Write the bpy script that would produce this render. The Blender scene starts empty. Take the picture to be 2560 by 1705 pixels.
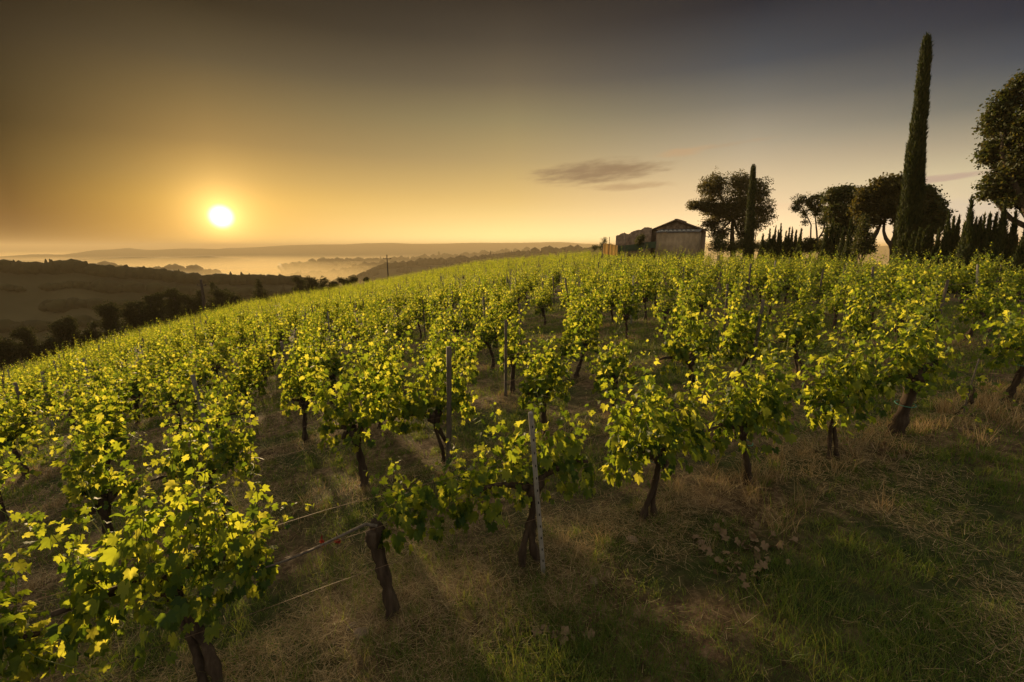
import bpy, bmesh, math, random
import numpy as np
from mathutils import Vector
R = math.radians
SC = bpy.context.scene
COL = SC.collection

# ---------------------------------------------------------------- camera
PITCH = R(11.7)
FPX = 1138.0                      # focal length in photo pixels (16 mm lens)
cam = bpy.data.cameras.new('camera'); camo = bpy.data.objects.new('camera', cam); COL.objects.link(camo)
cam.lens = 16; cam.sensor_width = 36; cam.clip_start = 0.05; cam.clip_end = 40000
camo.location = (0, 0, 0); camo.rotation_euler = (R(90) - PITCH, 0, 0)
SC.camera = camo

# ---------------------------------------------------------------- light
SUN_AZ, SUN_EL = -31.7, 3.05       # degrees; azimuth measured from +Y towards +X
LAMP_EL = 4.0
w = bpy.data.worlds.new('World'); SC.world = w; w.use_nodes = True
def build_world():
    nt = w.node_tree; N = nt.nodes; L = nt.links; N.clear()
    out = N.new('ShaderNodeOutputWorld'); bg = N.new('ShaderNodeBackground'); L.new(bg.outputs[0], out.inputs[0])
    tc = N.new('ShaderNodeTexCoord'); sep = N.new('ShaderNodeSeparateXYZ')
    nrm = N.new('ShaderNodeVectorMath'); nrm.operation = 'NORMALIZE'
    L.new(tc.outputs['Generated'], nrm.inputs[0]); L.new(nrm.outputs[0], sep.inputs[0])
    def m(op, a, b=None, c=None, clamp=False):
        n = N.new('ShaderNodeMath'); n.operation = op; n.use_clamp = clamp
        for i, v in enumerate((a, b, c)):
            if v is None: continue
            if isinstance(v, (int, float)): n.inputs[i].default_value = v
            else: L.new(v, n.inputs[i])
        return n.outputs[0]
    az = m('MULTIPLY', m('ARCTAN2', sep.outputs[0], sep.outputs[1]), 57.29578)
    el = m('MULTIPLY', m('ARCSINE', sep.outputs[2]), 57.29578)
    t = m('DIVIDE', m('ADD', el, 5.0), 45.0, clamp=True)
    def lin(c): 
        return tuple((v/255/12.92 if v/255 <= .04045 else ((v/255+.055)/1.055)**2.4) for v in c) + (1,)
    cols = [  # highest stops, above the frame, are brightened as added fill light
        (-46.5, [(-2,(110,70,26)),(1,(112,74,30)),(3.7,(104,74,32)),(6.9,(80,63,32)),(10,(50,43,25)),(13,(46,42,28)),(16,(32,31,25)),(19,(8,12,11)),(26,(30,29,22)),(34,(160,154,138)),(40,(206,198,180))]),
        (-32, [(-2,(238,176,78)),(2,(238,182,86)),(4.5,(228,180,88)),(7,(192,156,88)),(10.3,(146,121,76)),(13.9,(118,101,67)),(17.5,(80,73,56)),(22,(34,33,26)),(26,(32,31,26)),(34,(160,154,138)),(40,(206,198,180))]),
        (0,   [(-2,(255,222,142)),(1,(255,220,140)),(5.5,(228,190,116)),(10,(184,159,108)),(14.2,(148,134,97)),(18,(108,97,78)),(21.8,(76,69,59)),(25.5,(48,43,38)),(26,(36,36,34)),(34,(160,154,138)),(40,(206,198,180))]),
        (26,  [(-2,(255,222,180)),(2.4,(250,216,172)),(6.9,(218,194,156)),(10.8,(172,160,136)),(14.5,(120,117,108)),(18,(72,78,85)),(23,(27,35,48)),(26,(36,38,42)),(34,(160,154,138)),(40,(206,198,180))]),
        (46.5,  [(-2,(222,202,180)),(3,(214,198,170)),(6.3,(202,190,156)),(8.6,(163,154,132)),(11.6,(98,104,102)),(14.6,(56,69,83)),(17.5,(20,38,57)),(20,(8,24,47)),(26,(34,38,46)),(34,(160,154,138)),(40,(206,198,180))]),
    ]
    prev = None
    for i, (a, stops) in enumerate(cols):
        cr = N.new('ShaderNodeValToRGB'); L.new(t, cr.inputs[0]); e = cr.color_ramp.elements
        while len(e) > 1: e.remove(e[-1])
        for j, (x, c) in enumerate(stops):
            p = (x + 5) / 45
            q = e[0] if j == 0 else e.new(p)
            q.position = p; q.color = lin(c)
        if prev is None: prev = cr.outputs[0]; pa = a; continue
        mr = N.new('ShaderNodeMapRange'); mr.interpolation_type = 'SMOOTHERSTEP' if False else 'LINEAR'
        L.new(az, mr.inputs[0]); mr.inputs[1].default_value = pa; mr.inputs[2].default_value = a
        mx = N.new('ShaderNodeMix'); mx.data_type = 'RGBA'
        L.new(mr.outputs[0], mx.inputs[0]); L.new(prev, mx.inputs[6]); L.new(cr.outputs[0], mx.inputs[7])
        prev = mx.outputs[2]; pa = a
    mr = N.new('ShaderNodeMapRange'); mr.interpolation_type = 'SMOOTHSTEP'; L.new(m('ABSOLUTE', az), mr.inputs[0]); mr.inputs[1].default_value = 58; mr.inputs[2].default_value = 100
    mx = N.new('ShaderNodeMix'); mx.data_type = 'RGBA'; L.new(mr.outputs[0], mx.inputs[0]); L.new(prev, mx.inputs[6]); mx.inputs[7].default_value = lin((186,180,166)); prev = mx.outputs[2]  # bright sky beside and behind the camera, added as fill for the ground
    # physical sky blended under the graded dawn colours
    sky = N.new('ShaderNodeTexSky'); sky.sky_type = 'NISHITA'; sky.sun_disc = False
    sky.sun_elevation = R(LAMP_EL); sky.sun_rotation = R(SUN_AZ)
    sky.air_density = 1.5; sky.dust_density = 3
    sm = N.new('ShaderNodeVectorMath'); sm.operation = 'SCALE'; L.new(sky.outputs[0], sm.inputs[0]); sm.inputs['Scale'].default_value = 0.1
    mx = N.new('ShaderNodeMix'); mx.data_type = 'RGBA'; mx.inputs[0].default_value = 0.992
    L.new(sm.outputs[0], mx.inputs[6]); L.new(prev, mx.inputs[7]); base = mx.outputs[2]
    # clouds: thin stretched streaks at a few places in the sky
    def smooth(v, a, b):
        r = N.new('ShaderNodeMapRange'); r.interpolation_type = 'SMOOTHSTEP'; L.new(v, r.inputs[0])
        r.inputs[1].default_value = a; r.inputs[2].default_value = b; return r.outputs[0]
    cv = N.new('ShaderNodeCombineXYZ'); L.new(m('MULTIPLY', az, .26), cv.inputs[0]); L.new(m('SUBTRACT', m('MULTIPLY', el, 1.25), m('MULTIPLY', az, .10)), cv.inputs[1])
    nz = N.new('ShaderNodeTexNoise'); nz.inputs['Scale'].default_value = 1.1; nz.inputs['Detail'].default_value = 9; nz.inputs['Roughness'].default_value = .62
    L.new(cv.outputs[0], nz.inputs[0])
    def cloud(base, az0, el0, ra, re, tilt, col, dens, lo, hi, gain=.75):
        da = m('SUBTRACT', az, az0); de = m('SUBTRACT', m('SUBTRACT', el, el0), m('MULTIPLY', da, tilt))
        q = m('ADD', m('POWER', m('DIVIDE', da, ra), 2.0), m('POWER', m('ABSOLUTE', m('DIVIDE', de, re)), 2.0))
        k = m('SUBTRACT', m('ADD', nz.outputs[0], .35), m('MULTIPLY', q, gain))
        f = m('MULTIPLY', smooth(k, lo, hi), dens)
        x = N.new('ShaderNodeMix'); x.data_type = 'RGBA'; L.new(f, x.inputs[0]); L.new(base, x.inputs[6]); x.inputs[7].default_value = lin(col)
        return x.outputs[2]
    base = cloud(base, 10.0, 8.5, 11.5, 1.9, .05, (138,112,86), .88, .40, .92, .66)
    base = cloud(base, 13.5, 6.9, 7.5, .7, .02, (165,132,98), .6, .45, .95, .6)
    base = cloud(base, 19.3, 10.2, 4.5, .7, .10, (196,158,118), .65, .45, .95, .6)
    base = cloud(base, 25.0, 10.7, 6.0, .35, .08, (176,152,122), .5, .45, .95, .6)
    base = cloud(base, 41.0, 5.9, 6.5, .38, .07, (178,152,140), .75, .35, .8, .5)
    base = cloud(base, 44.0, 2.5, 8.5, 1.7, .0, (196,184,172), .6, .35, .8, .5)
    base = cloud(base, 27.0, 4.2, 7.0, .5, .0, (232,196,160), .6, .4, .9, .6)
    # the sun and the glow of the misty air round it
    sd = Vector((math.sin(R(SUN_AZ))*math.cos(R(SUN_EL)), math.cos(R(SUN_AZ))*math.cos(R(SUN_EL)), math.sin(R(SUN_EL))))
    dp = N.new('ShaderNodeVectorMath'); dp.operation = 'DOT_PRODUCT'; L.new(nrm.outputs[0], dp.inputs[0]); dp.inputs[1].default_value = sd
    ang = m('MULTIPLY', m('ARCCOSINE', m('MINIMUM', dp.outputs['Value'], 1.0)), 57.29578)
    def addcol(base, fac, col):
        x = N.new('ShaderNodeVectorMath'); x.operation = 'SCALE'; x.inputs[0].default_value = col; L.new(fac, x.inputs['Scale'])
        y = N.new('ShaderNodeVectorMath'); y.operation = 'ADD'; L.new(base, y.inputs[0]); L.new(x.outputs[0], y.inputs[1]); return y.outputs[0]
    g1 = m('POWER', 2.71828, m('MULTIPLY', ang, -1/1.5)); g2 = m('POWER', 2.71828, m('MULTIPLY', ang, -1/6.0))
    base = addcol(base, m('MULTIPLY', g2, smooth(az, -60, -34)), (.28, .14, .015))
    hz = m('MULTIPLY', m('POWER', 2.71828, m('MULTIPLY', m('MAXIMUM', el, 0.0), -1/2.2)), m('MULTIPLY', smooth(az, -45, 0), m('SUBTRACT', 1.0, smooth(az, 25, 60))))
    base = addcol(base, hz, (1.0, .75, .36))
    base = addcol(base, g1, (2.2, 1.4, .5))
    disc = N.new('ShaderNodeMapRange'); disc.interpolation_type = 'SMOOTHSTEP'; L.new(ang, disc.inputs[0]); disc.inputs[1].default_value = 1.45; disc.inputs[2].default_value = .1
    base = addcol(base, disc.outputs[0], (4, 3.5, 2.5))
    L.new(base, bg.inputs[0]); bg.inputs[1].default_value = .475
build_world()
sun = bpy.data.lights.new('sun', 'SUN'); sun.energy = 5.0; sun.angle = R(1.6); sun.color = (1, .70, .36)
suno = bpy.data.objects.new('sun', sun); COL.objects.link(suno)
sdir = Vector((math.sin(R(SUN_AZ))*math.cos(R(LAMP_EL)), math.cos(R(SUN_AZ))*math.cos(R(LAMP_EL)), math.sin(R(LAMP_EL))))
suno.rotation_euler = sdir.to_track_quat('Z', 'Y').to_euler()
SUNV = np.array(sdir)
SC.view_settings.view_transform = 'Standard'; SC.view_settings.look = 'None'
SC.view_settings.exposure = 1.08; SC.view_settings.gamma = 1.0
cy = SC.cycles
cy.max_bounces = 6; cy.diffuse_bounces = 3; cy.glossy_bounces = 1; cy.transmission_bounces = 4; cy.volume_bounces = 0
cy.transparent_max_bounces = 6; cy.caustics_reflective = False; cy.caustics_refractive = False
cy.use_denoising = True; cy.sample_clamp_indirect = 4
HAZE = 1

# ---------------------------------------------------------------- helpers
def ray(px, py):
    X = (px - 1280) / FPX; u = -(py - 852.5) / FPX
    return X, math.cos(PITCH) + u*math.sin(PITCH), -math.sin(PITCH) + u*math.cos(PITCH)
def at(px, py, dist):
    X, Y, Z = ray(px, py); h = math.hypot(X, Y); s = dist/h
    return np.array([X*s, Y*s, Z*s])
def azpx(px, py=640):
    X, Y, Z = ray(px, py); return math.degrees(math.atan2(X, Y))
def hash2(ix, iy, seed):
    n = (ix*374761393 + iy*668265263 + seed*1274126177) & 0x7fffffff
    n = (n ^ (n >> 13))*1274126177 & 0x7fffffff
    return ((n ^ (n >> 16)) & 0xffff)/65535.0
def vnoise(x, y, seed=0):
    x = np.asarray(x, float); y = np.asarray(y, float)
    ix = np.floor(x).astype(np.int64); iy = np.floor(y).astype(np.int64); fx = x-ix; fy = y-iy
    fx = fx*fx*(3-2*fx); fy = fy*fy*(3-2*fy)
    a = hash2(ix, iy, seed); b = hash2(ix+1, iy, seed); c = hash2(ix, iy+1, seed); d = hash2(ix+1, iy+1, seed)
    return (a*(1-fx)+b*fx)*(1-fy)+(c*(1-fx)+d*fx)*fy
def fbm(x, y, seed=0, o=4):
    s = 0; a = .5; t = 0
    for i in range(o):
        s = s + a*vnoise(np.asarray(x)*2**i, np.asarray(y)*2**i, seed+i*17); t += a; a *= .5
    return s/t
def np_mesh(name, parts, mats):
    """parts: list of (V, F, material_index); F may be a list of int arrays."""
    vs = []; loops = []; starts = []; tot = []; mi = []; off = 0; lo = 0
    for V, F, k in parts:
        if len(V) == 0: continue
        vs.append(np.asarray(V, np.float32)); 
        Fs = F if isinstance(F, list) else [F]
        for f in Fs:
            if len(f) == 0: continue
            f = np.asarray(f, np.int32) + off; n, c = f.shape
            loops.append(f.reshape(-1)); starts.append(lo + np.arange(n, dtype=np.int32)*c); tot.append(np.full(n, c, np.int32)); mi.append(np.full(n, k, np.int32)); lo += n*c
        off += len(V)
    V = np.concatenate(vs); lp = np.concatenate(loops); st = np.concatenate(starts); tt = np.concatenate(tot); mi = np.concatenate(mi)
    me = bpy.data.meshes.new(name)
    me.vertices.add(len(V)); me.vertices.foreach_set('co', V.ravel())
    me.loops.add(len(lp)); me.loops.foreach_set('vertex_index', lp)
    me.polygons.add(len(st)); me.polygons.foreach_set('loop_start', st); me.polygons.foreach_set('loop_total', tt); me.polygons.foreach_set('material_index', mi)
    for m in mats: me.materials.append(m)
    me.update(calc_edges=True); me.validate()
    return me
def smooth_me(me):
    me.polygons.foreach_set('use_smooth', np.ones(len(me.polygons), bool)); return me
def link(name, me, parent=None, loc=None, rotz=0):
    o = bpy.data.objects.new(name, me); COL.objects.link(o)
    if parent is not None: o.parent = parent
    if loc is not None: o.location = loc
    o.rotation_euler = (0, 0, rotz)
    return o
def tag(o, label=None, cat=None, group=None, kind=None):
    if label: o['label'] = label
    if cat: o['category'] = cat
    if group: o['group'] = group
    if kind: o['kind'] = kind
    return o
def copy_tree(o, parent=None):
    c = o.copy(); COL.objects.link(c); c.parent = parent
    for ch in list(KIDS.get(o.name, [])):
        c2 = ch.copy(); COL.objects.link(c2); c2.parent = c
    return c
KIDS = {}
def kid(root, name, me):
    o = link(name, me, root); KIDS.setdefault(root.name, []).append(o); return o
def tube(P, rad, sides=6, rough=0.0, rng=None, cap=True):
    P = np.asarray(P, float); n = len(P); rad = np.broadcast_to(np.asarray(rad, float), (n,))
    T = np.gradient(P, axis=0); T /= np.linalg.norm(T, axis=1)[:, None] + 1e-9
    up = np.array([0, 0, 1.]) if abs(T[0, 2]) < .9 else np.array([1., 0, 0])
    V = []; A = np.cross(T[0], up); A /= np.linalg.norm(A)
    prof = 1 + rough*(rng.random(sides)-.5) if rng is not None and rough else np.ones(sides)
    for i in range(n):
        A = A - T[i]*np.dot(A, T[i]); A /= np.linalg.norm(A)+1e-9; B = np.cross(T[i], A)
        tw = i*.18 if rough else 0
        a = np.arange(sides)/sides*2*np.pi + tw
        rr = rad[i]*prof
        if rough and rng is not None: rr = rr*(1 + rough*.6*(rng.random(sides)-.5))
        V.append(P[i] + rr[:, None]*(np.cos(a)[:, None]*A + np.sin(a)[:, None]*B))
    V = np.concatenate(V); F = []
    for i in range(n-1):
        for j in range(sides):
            F.append((i*sides+j, i*sides+(j+1) % sides, (i+1)*sides+(j+1) % sides, (i+1)*sides+j))
    F = [np.array(F, np.int32)]
    if cap:
        V = np.vstack([V, P[-1]]); k = len(V)-1; b = (n-1)*sides
        F.append(np.array([(b+j, b+(j+1) % sides, k) for j in range(sides)], np.int32))
    return V, F
def merge(parts):
    """list of (V,[F..]) -> one (V,[F..])"""
    vs = []; Fs = {}; off = 0
    for V, F in parts:
        vs.append(V)
        for f in (F if isinstance(F, list) else [F]):
            if len(f): Fs.setdefault(np.asarray(f).shape[1], []).append(np.asarray(f)+off)
        off += len(V)
    return np.concatenate(vs), [np.concatenate(f) for f in Fs.values()]
def box(x0, x1, y0, y1, z0, z1):
    V = np.array([(x, y, z) for z in (z0, z1) for y in (y0, y1) for x in (x0, x1)], float)
    return V, [np.array([(0,2,3,1),(4,5,7,6),(0,1,5,4),(2,6,7,3),(0,4,6,2),(1,3,7,5)])]
def norm(a): return a/(np.linalg.norm(a, axis=-1, keepdims=True)+1e-9)

# ---------------------------------------------------------------- materials
def mat(name, fn):
    m = bpy.data.materials.new(name); m.use_nodes = True; nt = m.node_tree; N = nt.nodes; N.clear()
    out = N.new('ShaderNodeOutputMaterial'); fn(nt, N, nt.links, out); return m
def ramp(N, L, src, stops):
    r = N.new('ShaderNodeValToRGB'); L.new(src, r.inputs[0]); e = r.color_ramp.elements
    while len(e) > 1: e.remove(e[-1])
    for i, (p, c) in enumerate(stops):
        q = e[0] if i == 0 else e.new(p); q.position = p; q.color = tuple(c)+(1,)
    return r.outputs[0]
def leaf_mat(name, refl, trans, mixf=.5, rough=.5, spec=.3, objvar=.0):
    def fn(nt, N, L, out):
        g = N.new('ShaderNodeNewGeometry')
        r1 = ramp(N, L, g.outputs['Random Per Island'], [(i/(len(refl)-1), c) for i, c in enumerate(refl)])
        r2 = ramp(N, L, g.outputs['Random Per Island'], [(i/(len(trans)-1), c) for i, c in enumerate(trans)])
        p = N.new('ShaderNodeBsdfPrincipled'); L.new(r1, p.inputs['Base Color']); p.inputs['Roughness'].default_value = rough; p.inputs['Specular IOR Level'].default_value = spec
        t = N.new('ShaderNodeBsdfTranslucent'); L.new(r2, t.inputs[0])
        x = N.new('ShaderNodeMixShader'); x.inputs[0].default_value = mixf
        L.new(p.outputs[0], x.inputs[1]); L.new(t.outputs[0], x.inputs[2]); L.new(x.outputs[0], out.inputs[0])
    return mat(name, fn)
def noise_mat(name, stops, scale=5, rough=.9, bump=.0, bscale=30, stretch=None, detail=6, coords='Object'):
    def fn(nt, N, L, out):
        tc = N.new('ShaderNodeTexCoord'); src = tc.outputs[coords]
        if stretch:
            mp = N.new('ShaderNodeMapping'); mp.inputs['Scale'].default_value = stretch; L.new(src, mp.inputs[0]); src = mp.outputs[0]
        n = N.new('ShaderNodeTexNoise'); n.inputs['Scale'].default_value = scale; n.inputs['Detail'].default_value = detail; n.inputs['Roughness'].default_value = .6; L.new(src, n.inputs[0])
        p = N.new('ShaderNodeBsdfPrincipled'); L.new(ramp(N, L, n.outputs[0], stops), p.inputs['Base Color']); p.inputs['Roughness'].default_value = rough
        p.inputs['Specular IOR Level'].default_value = .2
        if bump:
            b = N.new('ShaderNodeTexNoise'); b.inputs['Scale'].default_value = bscale; b.inputs['Detail'].default_value = 5; L.new(src, b.inputs[0])
            bm = N.new('ShaderNodeBump'); bm.inputs['Strength'].default_value = bump; L.new(b.outputs[0], bm.inputs['Height']); L.new(bm.outputs[0], p.inputs['Normal'])
        L.new(p.outputs[0], out.inputs[0])
    return mat(name, fn)
M = {}
M['vine_leaf'] = leaf_mat('vine_leaf', [(.016,.043,.010),(.026,.060,.012),(.042,.082,.015),(.068,.11,.020)], [(.12,.19,.010),(.27,.36,.018),(.52,.56,.03),(.86,.80,.08)], .50, .6, .2)
M['shoot'] = noise_mat('shoot', [(.3,(.10,.13,.03)),(.7,(.16,.15,.05))], 8, .6)
M['bark'] = noise_mat('vine_bark', [(.3,(.020,.013,.009)),(.55,(.055,.038,.026)),(.75,(.10,.075,.052))], 7, .95, .9, 26, (3,3,.45))
M['ground'] = None
M['conc'] = noise_mat('concrete_post', [(.3,(.13,.12,.105)),(.6,(.24,.225,.20)),(.8,(.32,.30,.27))], 9, .9, .4, 60)
M['wood'] = noise_mat('old_wood', [(.3,(.05,.042,.034)),(.7,(.15,.125,.10))], 9, .9, .5, 40, (4,4,.4))
M['wire'] = noise_mat('rusty_wire', [(.3,(.10,.058,.032)),(.7,(.19,.125,.08))], 20, .5)
M['grass'] = leaf_mat('grass', [(.035,.075,.014),(.055,.11,.02),(.09,.13,.028),(.15,.155,.045)], [(.12,.20,.015),(.20,.28,.022),(.28,.31,.03),(.34,.31,.06)], .4, .6, .2)
M['straw'] = leaf_mat('straw', [(.18,.12,.055),(.32,.22,.105),(.45,.33,.165),(.56,.44,.25)], [(.14,.08,.03),(.26,.16,.055),(.38,.25,.10),(.44,.32,.14)], .3, .7, .15)
M['dead_leaf'] = leaf_mat('dead_leaf', [(.10,.062,.036),(.17,.115,.070),(.24,.175,.115)], [(.10,.05,.02),(.14,.08,.04)], .15, .8, .1)
M['red_leaf'] = leaf_mat('red_leaf', [(.09,.014,.010),(.12,.02,.012)], [(.12,.012,.008),(.15,.018,.01)], .3, .5, .2)
M['tree_leaf'] = leaf_mat('oak_leaf', [(.020,.030,.009),(.035,.048,.013),(.06,.065,.018)], [(.05,.07,.01),(.09,.10,.014),(.16,.12,.02)], .35, .6, .25)
M['tree_leaf_warm'] = leaf_mat('oak_leaf_warm', [(.026,.030,.009),(.042,.044,.013),(.07,.062,.018)], [(.07,.07,.01),(.12,.10,.014),(.18,.13,.02)], .4, .6, .25)
M['far_leaf'] = leaf_mat('far_leaf', [(.018,.020,.008),(.03,.032,.010)], [(.03,.04,.008),(.06,.06,.01)], .3, .8, .1)
M['cyp_leaf'] = leaf_mat('cypress_leaf', [(.013,.022,.007),(.022,.034,.009),(.042,.05,.013)], [(.02,.035,.005),(.05,.065,.008),(.10,.105,.012)], .3, .7, .15)
M['cyp_core'] = noise_mat('cypress_core', [(.3,(.012,.018,.006)),(.7,(.03,.042,.012))], 4, .95, .8, 8)
M['tree_bark'] = noise_mat('tree_bark', [(.3,(.025,.018,.013)),(.7,(.07,.052,.038))], 4, .95, .7, 14, (2,2,.5))
M['tie'] = noise_mat('green_tie', [(.3,(.05,.22,.17)),(.7,(.08,.30,.24))], 10, .6)
M['clod'] = noise_mat('dry_earth', [(.3,(.10,.07,.045)),(.7,(.22,.16,.11))], 6, .95, .6, 20)
def ground_fn(nt, N, L, out):
    tc = N.new('ShaderNodeTexCoord'); src = tc.outputs['Object']
    def nz(s, d=6, ro=.6):
        n = N.new('ShaderNodeTexNoise'); n.inputs['Scale'].default_value = s; n.inputs['Detail'].default_value = d; n.inputs['Roughness'].default_value = ro; L.new(src, n.inputs[0]); return n.outputs[0]
    soil = ramp(N, L, nz(6.5, 9, .78), [(.36,(.05,.032,.019)),(.5,(.13,.085,.048)),(.64,(.30,.21,.125))])
    green = ramp(N, L, nz(9, 6), [(.35,(.028,.040,.012)),(.65,(.07,.08,.026))])
    k = ramp(N, L, nz(.7, 5), [(.42,(0,0,0)),(.56,(1,1,1))])
    mx = N.new('ShaderNodeMix'); mx.data_type = 'RGBA'; L.new(k, mx.inputs[0]); L.new(soil, mx.inputs[6]); L.new(green, mx.inputs[7])
    p = N.new('ShaderNodeBsdfPrincipled'); L.new(mx.outputs[2], p.inputs['Base Color']); p.inputs['Roughness'].default_value = .95; p.inputs['Specular IOR Level'].default_value = .1
    bm = N.new('ShaderNodeBump'); bm.inputs['Strength'].default_value = .9; bm.inputs['Distance'].default_value = .10; L.new(nz(13, 9, .75), bm.inputs['Height']); L.new(bm.outputs[0], p.inputs['Normal'])
    L.new(p.outputs[0], out.inputs[0])
M['ground'] = mat('soil_and_turf', ground_fn)
M['hill'] = noise_mat('far_fields', [(.35,(.018,.017,.007)),(.5,(.032,.029,.012)),(.62,(.055,.048,.022)),(.75,(.035,.035,.014))], .012, 1, 0, 1, (1,1.6,1), 7)

# ---------------------------------------------------------------- terrain
T = np.array([.9336, .3584]); NN = np.array([-.3584, .9336])   # along the rows, across the rows
ROT = math.atan2(T[1], T[0])
D0, DR, SP = 3.2, 2.4, 1.23
AZT = np.array([-180,-75,-49,-41,-31,-18.5,-4,6,12,20,28,36,45,52,65,100,180.])
RT  = np.array([ 60, 70, 74, 84,100,118,118,100, 86, 66, 54, 44, 38, 34, 30, 30, 60.])
TOPT= np.array([-.03,-.20,-.185,-.142,-.100,-.071,-.026,-.009,-.002,-.003,-.013,-.022,-.024,-.026,-.03,-.03,-.03])
FALL= np.array([.10,.28,.30,.30,.30,.30,.30,.30,.28,.10,.04,.03,.03,.03,.05,.08,.10])
def groundz(x, y):
    x = np.asarray(x, float); y = np.asarray(y, float)
    r = np.hypot(x, y); az = np.degrees(np.arctan2(x, y))
    Rr = np.interp(az, AZT, RT); zt = np.interp(az, AZT, TOPT)*Rr - 1.80
    s = x*T[0]+y*T[1]; n = x*NN[0]+y*NN[1]
    def plane(s, n): return -2.655 + .109*s - .074*n
    pl = plane(s, n); rr = np.maximum(r, 1e-3)
    plR = plane(s/rr*Rr, n/rr*Rr)
    q = np.minimum(r/Rr, 1)
    front = np.clip((100-np.abs(az))/30, 0, 1)
    z = pl*np.where(r > Rr, 0, 1) + plR*np.where(r > Rr, 1, 0) + (zt-plR)*q**1.75*np.maximum(front, .0)
    back = (1-front)
    z = z + back*(-.02*np.minimum(r, 60) - (pl+2.6)*.8*np.minimum(r/20, 1)*np.where(r > Rr, 0, 1) - (plR+2.6)*.8*np.where(r > Rr, 1, 0))
    fall = np.interp(az, AZT, FALL)
    d = np.maximum(r-Rr, 0)
    z = z - fall*(d*d/(d+14))
    return np.maximum(z, -192 + 6*fbm(x/180, y/180, 3))
def build_ground():
    rs = np.concatenate([[.15], np.geomspace(.6, 12, 60), np.geomspace(12.3, 400, 90), np.geomspace(420, 13500, 40)])
    az = np.radians(np.concatenate([np.arange(-180, -60, 4), np.arange(-60, 60, .6), np.arange(60, 180, 4)]))
    Rg, Ag = np.meshgrid(rs, az, indexing='ij')
    x = Rg*np.sin(Ag); y = Rg*np.cos(Ag); z = groundz(x, y)
    near = np.clip(1-Rg/40, 0, 1)
    z = z + near*(fbm(x*1.6, y*1.6, 5)-.5)*.10
    # low ridge of earth along each row near the camera
    n = x*NN[0]+y*NN[1]; q = (n-D0+DR/2) % DR - DR/2
    z = z + np.where(n > 2, near*.07*np.exp(-(q/.32)**2), 0)
    V = np.stack([x, y, z], -1).reshape(-1, 3); a, b = x.shape
    i = np.arange(a-1)[:, None]*b; j = np.arange(b)[None, :]; j2 = (j+1) % b
    F = np.stack([i+j, i+j2, i+b+j2, i+b+j], -1).reshape(-1, 4)[:, ::-1]
    c = len(V); V = np.vstack([V, [0, 0, z[0].mean()]])
    F2 = np.stack([np.arange(b), (np.arange(b)+1) % b, np.full(b, c)], -1)
    o = link('ground', smooth_me(np_mesh('ground', [(V, [F, F2], 0)], [M['ground']])))
    tag(o, kind='structure')
build_ground()
def gz(x, y):
    """ground with the small local relief"""
    z = groundz(x, y); r = np.hypot(x, y); near = np.clip(1-r/40, 0, 1)
    n = x*NN[0]+y*NN[1]; q = (n-D0+DR/2) % DR - DR/2
    return z + near*(fbm(np.asarray(x)*1.6, np.asarray(y)*1.6, 5)-.5)*.10 + np.where(n > 2, near*.07*np.exp(-(q/.32)**2), 0)

# ---------------------------------------------------------------- leaves
def palmate(half, cup=.22):
    pts = [(a, r) for a, r in half] + [(180, .07)] + [(-a, r) for a, r in reversed(half[1:])]
    V = [(0, 0, 0)]
    for a, r in pts:
        x = r*math.sin(R(a)); y = r*math.cos(R(a)); V.append((x, y, -cup*r*r + .10*abs(x)))
    n = len(pts); F = [(0, 1+(i+1) % n, 1+i) for i in range(n)]
    return np.array(V), np.array(F)
LEAF_HI = palmate([(0,1.08),(8,.84),(16,.80),(24,.60),(30,.66),(38,.80),(46,.98),(54,.80),(64,.74),(76,.57),(86,.64),(98,.82),(110,.68),(128,.62),(146,.60),(166,.38)])
LEAF_MID = palmate([(0,1.08),(24,.62),(46,.98),(76,.58),(98,.80),(128,.60),(160,.45)])
LEAF_LOW = (np.array([(0,-.35,0),(.62,.25,.12),(0,1,-.15),(-.62,.25,.12)]), np.array([(0,1,2),(0,2,3)]))
def put_leaves(tmpl, pos, tip, nor, size, rng=None):
    TV, TF = tmpl
    Y = norm(tip); Z = nor - Y*np.sum(nor*Y, 1, keepdims=True); Z = norm(Z); X = np.cross(Y, Z)
    k = len(TV); n = len(pos)
    tv = np.broadcast_to(TV, (n, k, 3)).copy()
    if rng is not None:
        tv[:, :, 2] *= (-.3+2.6*rng.random((n, 1))); tv[:, :, 0] *= (.75+.4*rng.random((n, 1)))
        if k > 6:
            ax = np.abs(tv[:, :, 0]); tv[:, :, 2] += rng.uniform(-.1, .75, (n, 1))*ax + .10*np.sin(tv[:, :, 0]*7+rng.uniform(0, 6, (n, 1)))*ax + .12*np.sin(tv[:, :, 1]*5+rng.uniform(0, 6, (n, 1)))*np.abs(tv[:, :, 1]); tv[:, :, 0] *= 1-.25*rng.random((n, 1))*ax
    V = pos[:, None] + size[:, None, None]*(tv[..., 0:1]*X[:, None] + tv[..., 1:2]*Y[:, None] + tv[..., 2:3]*Z[:, None])
    F = TF[None] + (np.arange(n)*k)[:, None, None]
    return V.reshape(-1, 3), F.reshape(-1, TF.shape[1])

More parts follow.
